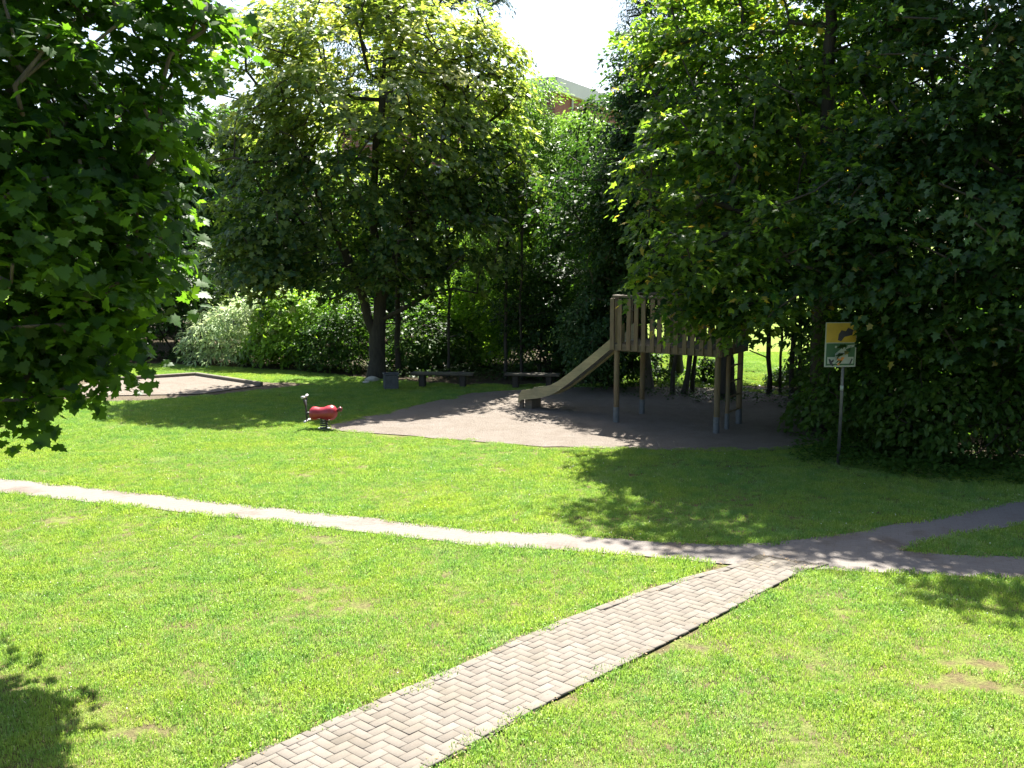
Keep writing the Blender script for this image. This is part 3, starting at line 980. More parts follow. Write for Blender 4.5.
# shrubs reaching the ground at the right
def shrub(name, label, cat, gp, lob, n, r_c, per, size, tmpl, lm, seed, nst=5, group=None, bm_=None, **kw):
    rng = np.random.default_rng(seed)
    gp = np.array(gp, float)
    lb = np.array(lob)
    tr = []
    cen = lb[:, :3].mean(0)
    for i in range(nst):
        a = rng.uniform(0, 6.28); o = np.array([math.cos(a), math.sin(a), 0]) * rng.uniform(0.05, 0.3)
        k = rng.integers(len(lb)); tgt = lb[k, :3] + rng.normal(0, .25, 3) * lb[k, 3:]
        tr.append([gp + o + [0, 0, -.05], gp + o * 1.5 + (tgt - gp) * 0.4 + [0, 0, .2], tgt])
    return make_tree(name, label, cat, gp, lob, n, r_c, per, size, tmpl, lm, bm_ or M['bark_dark'], 0.045, trunks=tr, seed=seed, group=group,
                     rt=0.006, minz=0.12, **kw)


for (lb_, gp_, lo_, n_, sd_) in (
    ('hazel shrub with big leaves directly behind the playground sign', G(872, 446), [LB(860, 400, 18.9, 48, 58, .8), LB(870, 330, 19.0, 50, 50, .9), LB(905, 360, 19.0, 50, 70, .9)], 190, 51),
    ('hazel shrub reaching the ground at the right, between the sign and the frame edge', G(950, 462), [LB(930, 410, 18.0, 55, 55, .8), LB(965, 380, 18.1, 65, 80, 1.0), LB(950, 330, 18.0, 60, 50, .9)], 230, 52),
    ('hazel shrub at the right frame edge above the branch path', G(1040, 462), [LB(1030, 400, 17.8, 60, 72, .9), LB(1060, 340, 17.8, 70, 70, 1.1), LB(1090, 410, 17.8, 60, 60, .9)], 230, 53),
    ('low dark shrub at the right end of the play sand, left of the sign', G(826, 436), [LB(822, 412, 20.5, 26, 32, .6), LB(835, 385, 21.2, 30, 45, .7)], 90, 54)):
    shrub('hazel_shrub', lb_, 'shrub', gp_, lo_, n_, 0.36, 40, 0.13, 'oval', M['leaf_shrub'], sd_, group='shrubs at the wood edge on the right')

# ------------------------------------------------------------------ trees behind
DB = 33.0
lob = [LB(560, 182, DB, 60, 55, 2.2), LB(520, 165, DB, 50, 50, 1.8), LB(590, 200, DB, 45, 60, 1.8), LB(532, 104, DB, 22, 24, 1.2), LB(572, 142, DB, 34, 26, 1.2), LB(545, 152, DB, 40, 24, 1.2), LB(520, 250, DB, 62, 55, 2.0), LB(590, 290, DB, 55, 55, 1.8)]
make_tree('ash_tree', 'light green feathery tree standing below the building roof', 'tree', (1.6, DB + .3, 0), lob, 800, 0.5, 120, 0.15, 'narrow', M['leaf_fine'], M['bark'], 0.16, seed=61,
          droop=0.6, flat=0.6)
DG = 26.5
lob = [LB(652, 110, DG, 34, 52, 1.2), LB(640, 190, DG, 42, 60, 1.3), LB(625, 260, DG, 40, 60, 1.3), LB(668, 150, DG, 40, 90, 1.4), LB(655, 60, DG, 30, 30, .9), LB(600, 330, DG, 34, 40, .9), LB(650, 290, DG + .8, 45, 36, 1.2)]
ex = [P(612, 62, DG), P(616, 100, DG), P(622, 80, DG), P(620, 52, DG)]
make_tree('willow_tree', 'slim grey-green tree left of the overhanging crown with loose twigs against the sky', 'tree', (3.7, DG + .3, 0), lob, 560, 0.38, 90, 0.12, 'simple', M['leaf_grey'], M['bark'], 0.13, seed=62, extra=ex,
          droop=0.6, flat=0.6)
lob = [LB(668, 10, 30, 34, 60, 1.2), LB(680, -60, 30, 40, 60, 1.3), LB(676, 60, 30, 40, 50, 1.3), LB(640, 5, 30, 16, 26, .6)]
make_tree('conifer_tree', 'bluish drooping conifer top at the upper edge between sky and the right tree', 'tree', (5.0, 30.3, 0), lob, 260, 0.4, 90, 0.11, 'narrow', M['leaf_blue'], M['bark_dark'], 0.2, seed=63,
          droop=2.2, flat=0.3, hang=1.4)
lob = [LB(360, -30, 54, 70, 36, 3.0), LB(470, -10, 54, 40, 22, 1.6), LB(420, -20, 54, 60, 34, 2.6), LB(505, -22, 54, 22, 14, .9), LB(300, -34, 54, 54, 36, 2.4), LB(400, 60, 55, 80, 70, 3.0)]
make_tree('pine_tree', 'dark tall tree crown along the top edge above the pale sycamore', 'tree', (-6.2, 54.6, 0), lob, 360, 0.8, 90, 0.24, 'narrow', M['leaf_blue'], M['bark_dark'], 0.3, seed=64, droop=1.0, flat=0.3)

lob = [LB(600, 60, 27.5, 1, 1)] * 0 + [(2.4, 26.6, 4.9, 1.9, 1.8, 1.5), (4.6, 26.4, 7.6, 2.3, 2.0, 2.2), (6.8, 26.2, 6.6, 2.2, 1.9, 2.0), (5.6, 26.2, 4.6, 2.4, 1.6, 1.2), (8.6, 25.6, 7.6, 2.0, 1.9, 2.2), (3.6, 25.4, 4.9, 1.6, 1.2, 1.0), (3.8, 29.4, 6.6, 2.2, 1.9, 2.0), (6.6, 29.6, 6.6, 2.3, 2.0, 2.1), (9.3, 28.6, 6.4, 2.0, 2.0, 2.0), (8.0, 27.0, 4.0, 2.0, 1.6, 1.2)]  # crown added behind the tower to shade the sand and the weeds
make_tree('hornbeam_tree', 'wide dark hornbeam shading the sand from behind the play tower', 'tree', tuple(np.append(P(727, 400, 25.6)[:2], 0)), lob, 1050, 0.52, 80, 0.14, 'simple', M['leaf_dark'], M['bark_dark'], 0.2, seed=65,
          trunks=[[np.append(P(727, 400, 25.6)[:2], -.1), (5.4, 25.8, 2.4), (5.2, 26.2, 5.0), (4.8, 26.4, 8.5)], [(5.4, 25.8, 2.4), (6.6, 26, 5.6)], [(5.2, 26.2, 4.0), (3.0, 26.4, 6.0)]])

lob = [LB(190, 215, 39.5, 42, 48, 1.8), LB(165, 160, 39.5, 40, 44, 1.8), LB(225, 150, 39.8, 32, 38, 1.6), LB(230, 230, 39.5, 44, 44, 1.8), LB(150, 260, 39.5, 44, 40, 1.8)]
make_tree('field_maple_tree', 'mid-green tree in the gap between the overhanging maple and the pale sycamore', 'tree', (-12.5, 39.8, 0), lob, 420, 0.6, 80, 0.17, 'lobed', M['leaf_back'], M['bark_dark'], 0.16, seed=66)

# understorey shrubs behind the lawn
for (nm, lb_, gp_, D_, lo_, n_, pr_, sz_, tm_, mk_, sd_) in (
    ('variegated_shrub', 'whitish variegated shrub in the sun behind the sandbox', (240, 366), 32.5,
     [(225, 335, 42, 30), (262, 318, 34, 34), (205, 345, 25, 24)], 150, 60, .19, 'narrow', 'leaf_white', 71),
    ('lime_green_shrub', 'bright yellow-green sunlit shrub right of the whitish shrub', (292, 369), 32.0,
     [(290, 330, 30, 38), (318, 312, 28, 24), (275, 350, 30, 22)], 140, 60, .16, 'simple', 'leaf_lime', 72),
    ('round_shrub', 'dark green rounded shrub just left of the dark tree trunk', (338, 374), 31.0,
     [(338, 345, 36, 32), (350, 318, 28, 26), (312, 352, 22, 24)], 150, 60, .11, 'simple', 'leaf_shrub', 73),
    ('bramble_shrub', 'leafy shrub with sun flecks behind the grey bin', (425, 378), 31.0,
     [(415, 340, 34, 36), (445, 350, 30, 30), (400, 365, 20, 16)], 150, 60, .12, 'simple', 'leaf_shrub', 74),
    ('elder_shrub', 'sun-flecked loose shrub above the long low bench', (480, 378), 32.0,
     [(475, 330, 34, 36), (500, 350, 34, 32), (455, 300, 26, 24)], 130, 60, .13, 'simple', 'leaf_lime', 75),
    ('laurel_shrub', 'deep dark shrub behind the foot of the slide', (550, 382), 29.5,
     [(545, 335, 42, 44), (520, 300, 32, 34), (575, 330, 36, 50), (560, 280, 40, 36)], 260, 65, .12, 'simple', 'leaf_dark', 76),
    ('laurel_shrub', 'dark shrub behind the left posts of the play tower', (612, 388), 27.6,
     [(612, 350, 32, 38), (640, 345, 18, 34), (600, 310, 30, 34)], 170, 55, .12, 'simple', 'leaf_dark', 77),
    ('hedge_shrub', 'tall shadowed shrub left of the whitish shrub behind the sandbox', (170, 364), 34.0,
     [(165, 320, 42, 42), (140, 280, 50, 44), (200, 275, 36, 36)], 200, 60, .14, 'simple', 'leaf_dark', 78),
    ('hedge_shrub', 'shadowed shrub half hidden behind the maple leaves at left', (60, 366), 33.5,
     [(60, 320, 60, 46), (10, 310, 60, 50), (90, 280, 40, 40)], 200, 60, .14, 'simple', 'leaf_dark', 79)):
    l = [LB(a, b, D_, c, d) for a, b, c, d in lo_]
    g = G(*gp_); g = np.array([g[0], D_, 0.0])
    shrub(nm, lb_, 'shrub', g, l, n_, 0.36, pr_, sz_, tm_, M[mk_], sd_)

# slender stems standing between shrubs and behind the tower
def sapling(px, py, top, lean, r, label, seed, leaves=26, group='slender trunks behind the play tower', mk='leaf_shrub', crown=True):
    g = G(px, py)
    rng = np.random.default_rng(seed)
    Dd = g[1]
    t = P(px + lean, top, Dd)
    mid = (g + t) / 2 + np.array([rng.normal(0, .06), rng.normal(0, .06), 0])
    lob = [(t[0], t[1], t[2] + .3, 1.1, 1.1, .8)]
    ex_ = [g + (t - g) * rng.uniform(.25, .8) + np.array([rng.normal(0, .35), rng.normal(0, .3), 0]) for _ in range(5)]
    make_tree('slender_tree', label, 'tree', g, lob, leaves, 0.32, 26, 0.11, 'simple', M[mk], M['bark_dark'], r, seed=seed, rt=0.005,
              trunks=[[g + [0, 0, -.05], mid, t]], group=group, extra=ex_)


for i, a in enumerate((
    (672, 394, 250, 4, .055, 'slender trunk seen under the tower floor, nearest its left rear post'),
    (684, 394, 260, 20, .07, 'leaning dark trunk under the middle of the tower floor'),
    (692, 393, 255, 24, .05, 'thinner leaning trunk right beside the thicker leaning one under the tower'),
    (769, 394, 240, -6, .06, 'crooked slim trunk in the bright gap right of the tower'),
    (780, 393, 240, -1, .035, 'thinnest straight stem in the bright gap right of the tower'),
    (792, 397, 240, 4, .06, 'slim trunk at the right rim of the bright gap'),
    (801, 397, 240, 4, .045, 'slim trunk farthest right, at the leafy end of the bright gap'))):
    sapling(a[0], a[1], a[2], a[3], a[4], a[5], 90 + i)
for i, a in enumerate((
    (398, 377, 200, -2, .09, 'pale trunk just right of the dark sycamore trunk', 'bark_pale'),
    (505, 381, 210, 3, .05, 'slim upright stem in the shade left of the slide', 'bark_pale'),
    (522, 382, 215, 1, .04, 'thin upright stem second nearest left of the slide', 'bark_pale'),
    (448, 379, 215, -3, .045, 'thin stem rising behind the long low bench', 'bark_pale'))):
    sapling(a[0], a[1] - 2, a[2], a[3], a[4], a[5], 110 + i, group='slender trunks between the shrubs', mk='leaf_dark')
# low sun-lit saplings leaves under the tower floor
for i, (px_, D_, w_, t_, lb_) in enumerate(((652, 28.5, 20, 352, 'small lit sapling bush seen under the left half of the tower floor'),
                                     (708, 28.5, 22, 360, 'small lit bush seen under the right half of the tower floor'),
                                     (785, 28.0, 22, 372, 'low leafy bush in the bright gap right of the tower'),
                                     (806, 27.0, 20, 352, 'taller leafy bush closing the right side of the bright gap'))):
    g = P(px_, 390, D_); g[2] = 0.0
    shrub('sapling_bush', lb_, 'shrub', g, [LB(px_, (t_ + 396) / 2, D_, w_, (396 - t_) / 2, .5)], 55, 0.24, 26, .1, 'simple', M['leaf_back'], 130 + i, nst=3,
          group='low bushes behind the play tower')

# far background trees: prototypes and copies
def bg_proto(seed, hgt, wid, label, mk, loc, tm_='simple', size=.2):
    lob = []
    r = np.random.default_rng(seed)
    for k in range(7):
        a = r.uniform(0, 6.28); q = r.uniform(0, wid * .55)
        z = r.uniform(.35, .85) * hgt
        rr = wid * r.uniform(.38, .55)
        lob.append((loc[0] + math.cos(a) * q, loc[1] + math.sin(a) * q, z, rr, rr, rr * .8))
    lob.append((loc[0], loc[1], hgt * .2, wid * .6, wid * .6, hgt * .2))
    return make_tree('background_tree', label, 'tree', (loc[0], loc[1], 0), lob, 420, 0.72, 60, size, tm_, M[mk], M['bark_dark'], 0.2, seed=seed,
                     group='trees of the belt behind the playground', flat=.5)


protos = [bg_proto(201, 8.0, 2.6, 'background tree far left behind the overhanging maple', 'leaf_back', (-19.0, 44.0)),
          bg_proto(202, 8.5, 2.8, 'background tree between the maple and the pale sycamore', 'leaf_dark', (-12.0, 45.5)),
          bg_proto(203, 9.0, 2.5, 'background tree behind and left of the sycamore trunk, farther back', 'leaf_back', (-6.6, 44.0))]
for k, (i, x, y, rz, s, lb_) in enumerate((
    (0, -15.6, 45.5, 1.0, 0.95, 'background tree above the shadowed hedge left of the whitish shrub'),
    (1, -9.3, 45.5, 2.2, 0.8, 'background tree behind the lime-green shrub'),
    (2, -2.4, 42.0, 0.7, 0.9, 'background tree behind the elder shrub and the long bench'),
    (0, 0.8, 42.5, 3.0, 0.95, 'background tree behind the laurel left of the slide'),
    (1, -4.6, 38.6, 1.7, 0.82, 'background tree filling the space right behind the pale sycamore crown'),
    (0, -0.9, 38.2, 3.3, 0.85, 'background tree right behind the elder shrub, under the ash crown'),
    (1, -23.5, 41.5, 4.0, 1.0, 'background tree at the far left edge of the belt'),
    (2, -28.5, 42.0, 2.6, 1.1, 'background tree outermost on the left, mostly outside the view'),
    (1, -13.0, 50.0, 0.4, 0.95, 'distant tree peeping over the belt at left'),
    (0, 11.5, 24.0, 0.9, 1.05, 'tree in the wood behind the hazel shrub at the frame edge'),
    (1, 9.0, 25.0, 2.0, 1.0, 'tree in the wood right behind the sign'),
    (2, 15.5, 22.5, 1.2, 1.15, 'tree in the wood outside the right frame edge'),
    (0, 15.0, 28.0, 5.1, 1.2, 'tree deep in the wood on the right'),
    (2, 20.5, 24.0, 4.2, 1.2, 'tree outermost on the right side of the wood'),
    (1, 10.0, 70.0, 0.2, 1.3, 'tree beyond the far sunlit lawn, behind the bright gap'),
    (0, 16.0, 71.0, 2.9, 1.3, 'tree beyond the far sunlit lawn, right of the bright gap'),
    (2, 4.0, 69.0, 1.9, 1.2, 'tree beyond the far sunlit lawn, behind the tower'),
    (1, 23.0, 70.0, 3.9, 1.3, 'tree beyond the far sunlit lawn, farthest right'))):
    copy_tree(protos[i], (x, y, 0), rz, s, lb_, 'trees of the belt behind the playground')

# ------------------------------------------------------------------ ground plants
rng = np.random.default_rng(301)
def ground_cover(name, label, region, n, size, h, mk, seed, tm_='simple'):
    r = np.random.default_rng(seed)
    lo, hi = region.min(0), region.max(0)
    p = r.uniform(lo, hi, (n * 4, 2)); p = p[inside(p, region)][:n]
    hh = h * (0.4 + vnoise(p, 1.3, seed)) 
    k = 9
    pos = np.repeat(np.column_stack([p, np.zeros(len(p))]), k, axis=0)
    H_ = np.repeat(hh, k)
    N = len(pos)
    pos[:, :2] += r.normal(0, size * .9, (N, 2)); pos[:, 2] = H_ * np.tile(np.linspace(.15, 1, k), len(p)) * r.uniform(.8, 1.1, N)
    a = r.uniform(0, 6.28, N)
    tip = np.column_stack([np.cos(a), np.sin(a), r.normal(-.2, .2, N)])
    nor = np.column_stack([r.normal(0, .35, (N, 2)), np.ones(N)])
    me = leaf_mesh(name, pos, nor, tip, size * r.uniform(.6, 1.2, N), np.clip(r.normal(.45, .2, N), 0, .9), tm_)
    return tag(link(name, me, M[mk]), label, 'undergrowth', kind='stuff')


ground_cover('nettle_undergrowth', 'low leafy undergrowth along the shaded wood edge at right', poly([(790, 448), (850, 440), (930, 452), (1024, 458), (1200, 450), (1210, 470), (1024, 486), (960, 484), (900, 478), (850, 470), (800, 462)]), 650, .11, .3, 'leaf_shrub', 302)
ground_cover('ivy_undergrowth', 'low ivy and weeds under the trees behind the bin and benches', poly([(165, 363), (250, 366), (330, 372), (400, 378), (470, 381), (560, 381), (620, 384), (620, 376), (500, 368), (380, 365), (250, 360), (165, 358)]), 900, .1, .28, 'leaf_dark', 303)
ground_cover('woodland_weeds', 'dark weeds in the shade behind the play tower', np.array([[2.8, 25.6], [9.5, 22.5], [12, 24], [9, 27.2], [3.0, 27.4]]), 420, .09, .2, 'leaf_dark', 304)

# clover flowers and fallen leaves in the lawn
q = pts[rng.random(npnt) < 0.028]
q = q[q[:, 1] < 24]
cl_ = vnoise(q, 0.6, 77) + rng.normal(0, .15, len(q)) > 0.55
q = q[cl_]
bmv, bmf = [], []
for x, y in q:
    s = rng.uniform(.005, .009); z = rng.uniform(.03, .055)
    b0 = len(bmv)
    bmv += [(x - s, y, z), (x + s, y, z), (x, y - s, z), (x, y + s, z), (x, y, z + s), (x, y, z - s)]
    for a, b in ((0, 2), (2, 1), (1, 3), (3, 0)):
        bmf += [(b0 + a, b0 + b, b0 + 4), (b0 + b, b0 + a, b0 + 5)]
tag(link('clover_flowers', np_mesh('clover_flowers', bmv, bmf), M['flower']), 'tiny white clover flowers dotted through the mown lawn', 'flowers', kind='stuff')
# fallen leaves/debris along paths
cand = rng.uniform([-9, 6.5], [9, 20], (60000, 2))
dl = np.minimum(seg_dist(cand, path_pl), seg_dist(cand, brick_pl))
cand = cand[(dl < 0.10) & (rng.random(len(cand)) < .35)]
N = len(cand)
pos = np.column_stack([cand, rng.uniform(.022, .03, N)])
a = rng.uniform(0, 6.28, N)
tag(link('fallen_leaves', leaf_mesh('fallen_leaves', pos, np.column_stack([rng.normal(0, .25, (N, 2)), np.ones(N)]), np.column_stack([np.cos(a), np.sin(a), np.zeros(N)]),
                                    rng.uniform(.012, .035, N), np.zeros(N), 'simple'), M['dead_leaf']), 'dry brown leaf scraps along the path edges', 'leaves', kind='stuff')

# ------------------------------------------------------------------ building beyond the trees
bc = np.array([2.25, 54.6]); d1 = np.array([.442, .897]); d2 = np.array([-.897, .442])
brz = math.atan2(d1[1], d1[0])
bo = empty('apartment_building', (bc[0], bc[1], 0), 'brick building with pale flat roof edge seen above the trees', 'building', rz=brz)
Lx, Ly, Hh = 30.0, 14.0, 11.75     # local x along d1, local y along d2
bm = bmesh.new(); box(bm, (Lx / 2, Ly / 2, Hh / 2), (Lx, Ly, Hh)); link('wall', bm_mesh(bm, 'wall'), M['brick'], bo)
bm = bmesh.new(); box(bm, (Lx / 2, Ly / 2, Hh + .35), (Lx + .5, Ly + .5, .78), bev=.03); ro = link('roof', bm_mesh(bm, 'roof'), M['fascia'], bo)
bm = bmesh.new(); box(bm, (4, 6, Hh + 1.1), (.8, .8, .7), bev=.02); link('chimney', bm_mesh(bm, 'chimney'), M['stone'], ro)
bm = bmesh.new(); tube(bm, [(2.2, -.09, 0), (2.2, -.09, Hh)], .06, 8); link('downpipe', bm_mesh(bm, 'downpipe'), M['window_frame'], bo)


def window(x, y, z, face, w=1.5, h=1.4):
    def T(u, v, n):  # u along, v depth outward, n up
        return (x + u, -v, z + n) if face == 0 else (-v, y + u, z + n)
    def bx(bm, u0, u1, v0, v1, n0, n1):
        a, b = T(u0, v0, n0), T(u1, v1, n1)
        box(bm, [(a[i] + b[i]) / 2 for i in range(3)], [abs(a[i] - b[i]) for i in range(3)])
    bm = bmesh.new()
    for u0, u1, n0, n1 in ((-w / 2, w / 2, -h / 2, -h / 2 + .08), (-w / 2, w / 2, h / 2 - .08, h / 2), (-w / 2, -w / 2 + .08, -h / 2 + .08, h / 2 - .08), (w / 2 - .08, w / 2, -h / 2 + .08, h / 2 - .08), (-.03, .03, -h / 2 + .08, h / 2 - .08)):
        bx(bm, u0, u1, 0.003, .08, n0, n1)
    f = link('window', bm_mesh(bm, 'window'), M['window_frame'], bo)
    bm = bmesh.new(); bx(bm, -w / 2 + .08, w / 2 - .08, .004, .03, -h / 2 + .08, h / 2 - .08)
    link('pane', bm_mesh(bm, 'pane'), M['glass'], f)


for fl in (4.4, 7.4, 10.2):
    for k in range(4): window(4.0 + k * 4.0, 0, fl, 0)
    for k in range(3): window(0, 3.0 + k * 4.2, fl, 1)

# ------------------------------------------------------------------ play tower with slide
FL = G(616, 422); FR = G(716, 433); RL = G(650, 415)
ux = (FR - FL); Lt = float(np.linalg.norm(ux)); ux /= Lt
uy = np.array([-ux[1], ux[0], 0]); Wt = 1.3
tz = math.atan2(ux[1], ux[0])
tw = empty('play_tower', tuple(FL), 'timber play tower on posts with slatted railings and a slide to its left', 'play tower', rz=tz)
PH, RH = 1.66, 2.72
posts = [(0, 0, RH), (Lt, 0, RH - .05), (0, Wt, RH), (Lt, Wt, RH), (Lt + .02, Wt * .42, 1.62)]
for k, (x, y, h) in enumerate(posts):
    bm = bmesh.new(); r = .062 if k < 4 else .045
    n = 8
    tube(bm, [(x + math.sin(i * 1.3 + k) * .004, y + math.cos(i * 1.7 + k) * .004, 0.2 + (h - .2) * i / n) for i in range(n + 1)], [r] * n + [r * .93], 14)
    po = link('post', bm_mesh(bm, 'post', True), M['wood_post'], tw)
    bm = bmesh.new()
    tube(bm, [(x, y, -.05), (x, y, .34)], [r + .008, r + .008], 14)
    sh = link('post_shoe', bm_mesh(bm, 'post_shoe'), M['galv'], po)
bm = bmesh.new()
for k in range(11):
    yy = -.02 + (Wt + .04) * (k + .5) / 11
    box(bm, (Lt / 2, yy, PH + .075), (Lt + .1, (Wt + .04) / 11 - .008, .035), bev=.004)
link('floor', bm_mesh(bm, 'floor'), M['wood_beam'], tw)
for (c, s) in (((Lt / 2, -.085, PH + .02), (Lt + .26, .05, .15)), ((Lt / 2, Wt + .085, PH + .02), (Lt + .26, .05, .15)),
               ((-.1, Wt / 2, PH + .018), (.05, Wt + .1, .14)), ((Lt + .1, Wt / 2, PH + .018), (.05, Wt + .1, .14))):
    bm = bmesh.new(); box(bm, c, s, bev=.006); link('floor_beam', bm_mesh(bm, 'floor_beam'), M['wood_beam'], tw)
# railings: slats + top rail
rngT = random.Random(4)


def railing(p0, p1, off, skip=None):
    bm = bmesh.new()
    p0 = Vector(p0); p1 = Vector(p1); d = p1 - p0; L = d.length; d.normalize()
    ang = math.atan2(d.y, d.x)
    n = max(2, int(round(L / .185)))
    o = Vector((-d.y, d.x)) * off
    for i in range(n + 1):
        t = L * i / n
        if skip and skip[0] < t < skip[1]: continue
        c = p0 + d * t + o
        Mx = Matrix.Translation((c.x, c.y, 0)) @ Matrix.Rotation(ang + rngT.uniform(-.02, .02), 4, 'Z') @ Matrix.Rotation(rngT.uniform(-.008, .008), 4, 'Y')
        top = 2.74 + rngT.uniform(-.01, .01)
        box(bm, (0, 0, (PH - .03 + top) / 2), (.098, .026, top - PH + .03), Mx, bev=.004)
    link('railing', bm_mesh(bm, 'railing'), M['wood_board'], tw)
    bm = bmesh.new()
    segs = [(-.03, L + .03)] if not skip else [(-.03, skip[0]), (skip[1], L + .03)]
    for a, b in segs:
        if b - a < .1: continue
        c = p0 + d * (a + b) / 2 + o * 0.3
        Mx = Matrix.Translation((c.x, c.y, 2.79)) @ Matrix.Rotation(ang, 4, 'Z')
        box(bm, (0, 0, 0), (b - a, .13, .05), Mx, bev=.006)
    link('top_rail', bm_mesh(bm, 'top_rail'), M['wood_beam'], tw)


railing((-.05, 0), (Lt + .05, 0), -.127)
railing((-.05, Wt), (Lt + .05, Wt), .127)
railing((0, 0), (0, .26), .14)
railing((0, 1.04), (0, Wt), .14)
railing((Lt, 0), (Lt, .5), -.14)
bm = bmesh.new(); tube(bm, [(-.11, .24, 2.42), (-.11, 1.0, 2.42)], .018, 8); link('guard_bar', bm_mesh(bm, 'guard_bar'), M['steel'], tw)
# ladder at the right end
bm = bmesh.new()
for z in (.35, .68, 1.01, 1.34):
    tube(bm, [(Lt + .02, Wt * .42, z), (Lt + .02, Wt, z)], .02, 8)
link('ladder', bm_mesh(bm, 'ladder'), M['wood_post'], tw)
# slide: profile in local x (negative), z
prof = [(-.02, 1.76), (-.16, 1.76), (-.35, 1.64), (-.8, 1.27), (-1.4, .80), (-1.72, .57), (-1.95, .45), (-2.25, .36), (-2.72, .28), (-2.82, .2)]
ys, wS = Wt / 2, .25
bm = bmesh.new()
cols = []
for x, z in prof:
    cols.append([bm.verts.new((x, ys + s * wS, z)) for s in (-1, -.5, 0, .5, 1)])
for a, b in zip(cols, cols[1:]):
    for k in range(4): bm.faces.new((a[k], a[k + 1], b[k + 1], b[k]))
me = bm_mesh(bm, 'slide', True); sl = link('slide', me, M['steel'], tw)
md_ = sl.modifiers.new('thick', 'SOLIDIFY'); md_.thickness = .012
for s in (-1, 1):
    bm = bmesh.new()
    A = []; B = []
    for i, (x, z) in enumerate(prof):
        up_ = .17 if i < len(prof) - 1 else .10
        if i == 0: up_ = .42
        if i == 1: up_ = .26
        A.append((x, z + up_)); B.append((x, z - .07))
    y0, y1 = ys + s * (wS + .004), ys + s * (wS + .042)
    va = [[bm.verts.new((x, y, z)) for x, z in L_] for y in (y0, y1) for L_ in (A, B)]
    n = len(A)
    for i in range(n - 1):
        bm.faces.new((va[0][i], va[0][i + 1], va[1][i + 1], va[1][i])); bm.faces.new((va[2][i], va[3][i], va[3][i + 1], va[2][i + 1]))
        bm.faces.new((va[0][i], va[2][i], va[2][i + 1], va[0][i + 1])); bm.faces.new((va[1][i], va[1][i + 1], va[3][i + 1], va[3][i]))
    for i in (0, n - 1): bm.faces.new((va[0][i], va[1][i], va[3][i], va[2][i]))
    link('side_board', bm_mesh(bm, 'side_board'), M['wood_slide'], sl)
bm = bmesh.new()
for s in (-1, 1): box(bm, (-2.76, ys + s * (wS - .03), .1), (.1, .07, .26), bev=.006)
box(bm, (-2.58, ys, .09), (.2, .42, .26), bev=.01)
link('slide_support', bm_mesh(bm, 'slide_support'), M['wood_beam'], sl)

# ------------------------------------------------------------------ spring rider
g = G(324, 429)
sr = empty('spring_rider', tuple(g), 'small red spring rider with grey handles at the left tip of the sand', 'spring rider', rz=math.radians(172))
bm = bmesh.new()
# peanut body along local x (front = +x)
stations = [(-.34, .02, .35), (-.32, .07, .352), (-.27, .115, .352), (-.2, .135, .35), (-.1, .13, .34), (0, .108, .33), (.1, .105, .33), (.2, .122, .325), (.27, .12, .32), (.325, .08, .32), (.345, .02, .32)]
rings = []
for x, r, z in stations:
    rings.append([bm.verts.new((x * .9, math.cos(t) * r * 1.1, z + .01 + math.sin(t) * r * 1.22)) for t in [2 * math.pi * k / 18 for k in range(18)]])
for a, b in zip(rings, rings[1:]):
    for k in range(18): bm.faces.new((a[k], a[(k + 1) % 18], b[(k + 1) % 18], b[k]))
bm.faces.new(rings[0]); bm.faces.new(rings[-1][::-1])
link('body', bm_mesh(bm, 'body', True), M['red'], sr)
bm = bmesh.new(); tube(bm, [(-.27, 0, .39), (-.33, 0, .42), (-.38, 0, .44), (-.41, 0, .44)], [.03, .035, .06, .03], 12); link('tail', bm_mesh(bm, 'tail', True), M['maroon'], sr)
bm = bmesh.new()
tube(bm, [(.37, 0, .17), (.385, 0, .40), (.40, 0, .62)], .022, 10)
tube(bm, [(.30, 0, .33), (.385, 0, .34)], .03, 10)
tube(bm, [(.385, -.0, .45), (.40, .09, .6), (.41, .11, .68)], .015, 8); tube(bm, [(.385, 0, .45), (.40, -.09, .6), (.41, -.11, .68)], .015, 8)
hb = link('handle_column', bm_mesh(bm, 'handle_column', True), M['black_rubber'], sr)
for s in (-1, 1):
    bm = bmesh.new(); tube(bm, [(.41, s * .05, .685), (.41, s * .17, .70)], .028, 10); link('grip', bm_mesh(bm, 'grip', True), M['grey_grip'], hb)
    bm = bmesh.new(); tube(bm, [(.37, s * .01, .18), (.37, s * .17, .17)], .024, 10); link('footrest', bm_mesh(bm, 'footrest', True), M['grey_grip'], hb)
bm = bmesh.new()
hp = []
for i in range(60):
    t = i / 59; a = t * 4.2 * 2 * math.pi
    hp.append((math.cos(a) * .075, math.sin(a) * .075, .03 + t * .2))
tube(bm, hp, .014, 7); link('spring', bm_mesh(bm, 'spring', True), M['black_rubber'], sr)
bm = bmesh.new(); tube(bm, [(0, 0, -.02), (0, 0, .025)], .13, 20); link('base_plate', bm_mesh(bm, 'base_plate'), M['steel'], sr)

# ------------------------------------------------------------------ sandbox kerb, bin, benches, sign, stones
ks = [np.array([*p_, 0]) for p_ in poly([(60, 397), (108, 381.5), (196, 376), (262, 386)])]
kb = empty('sandbox_edging', tuple(ks[2]), 'dark timber edging round the sunlit sandbox at left', 'sandbox edging')
for a, b in zip(ks, ks[1:]):
    bm = bmesh.new()
    L = np.linalg.norm(b - a); c = (a + b) / 2 - ks[2]; an = math.atan2(b[1] - a[1], b[0] - a[0])
    Mx = Matrix.Translation((c[0], c[1], .05)) @ Matrix.Rotation(an, 4, 'Z')
    box(bm, (0, 0, 0), (L - .02, .11, .12), Mx, bev=.015)
    link('timber', bm_mesh(bm, 'timber'), M['wood_kerb'], kb)

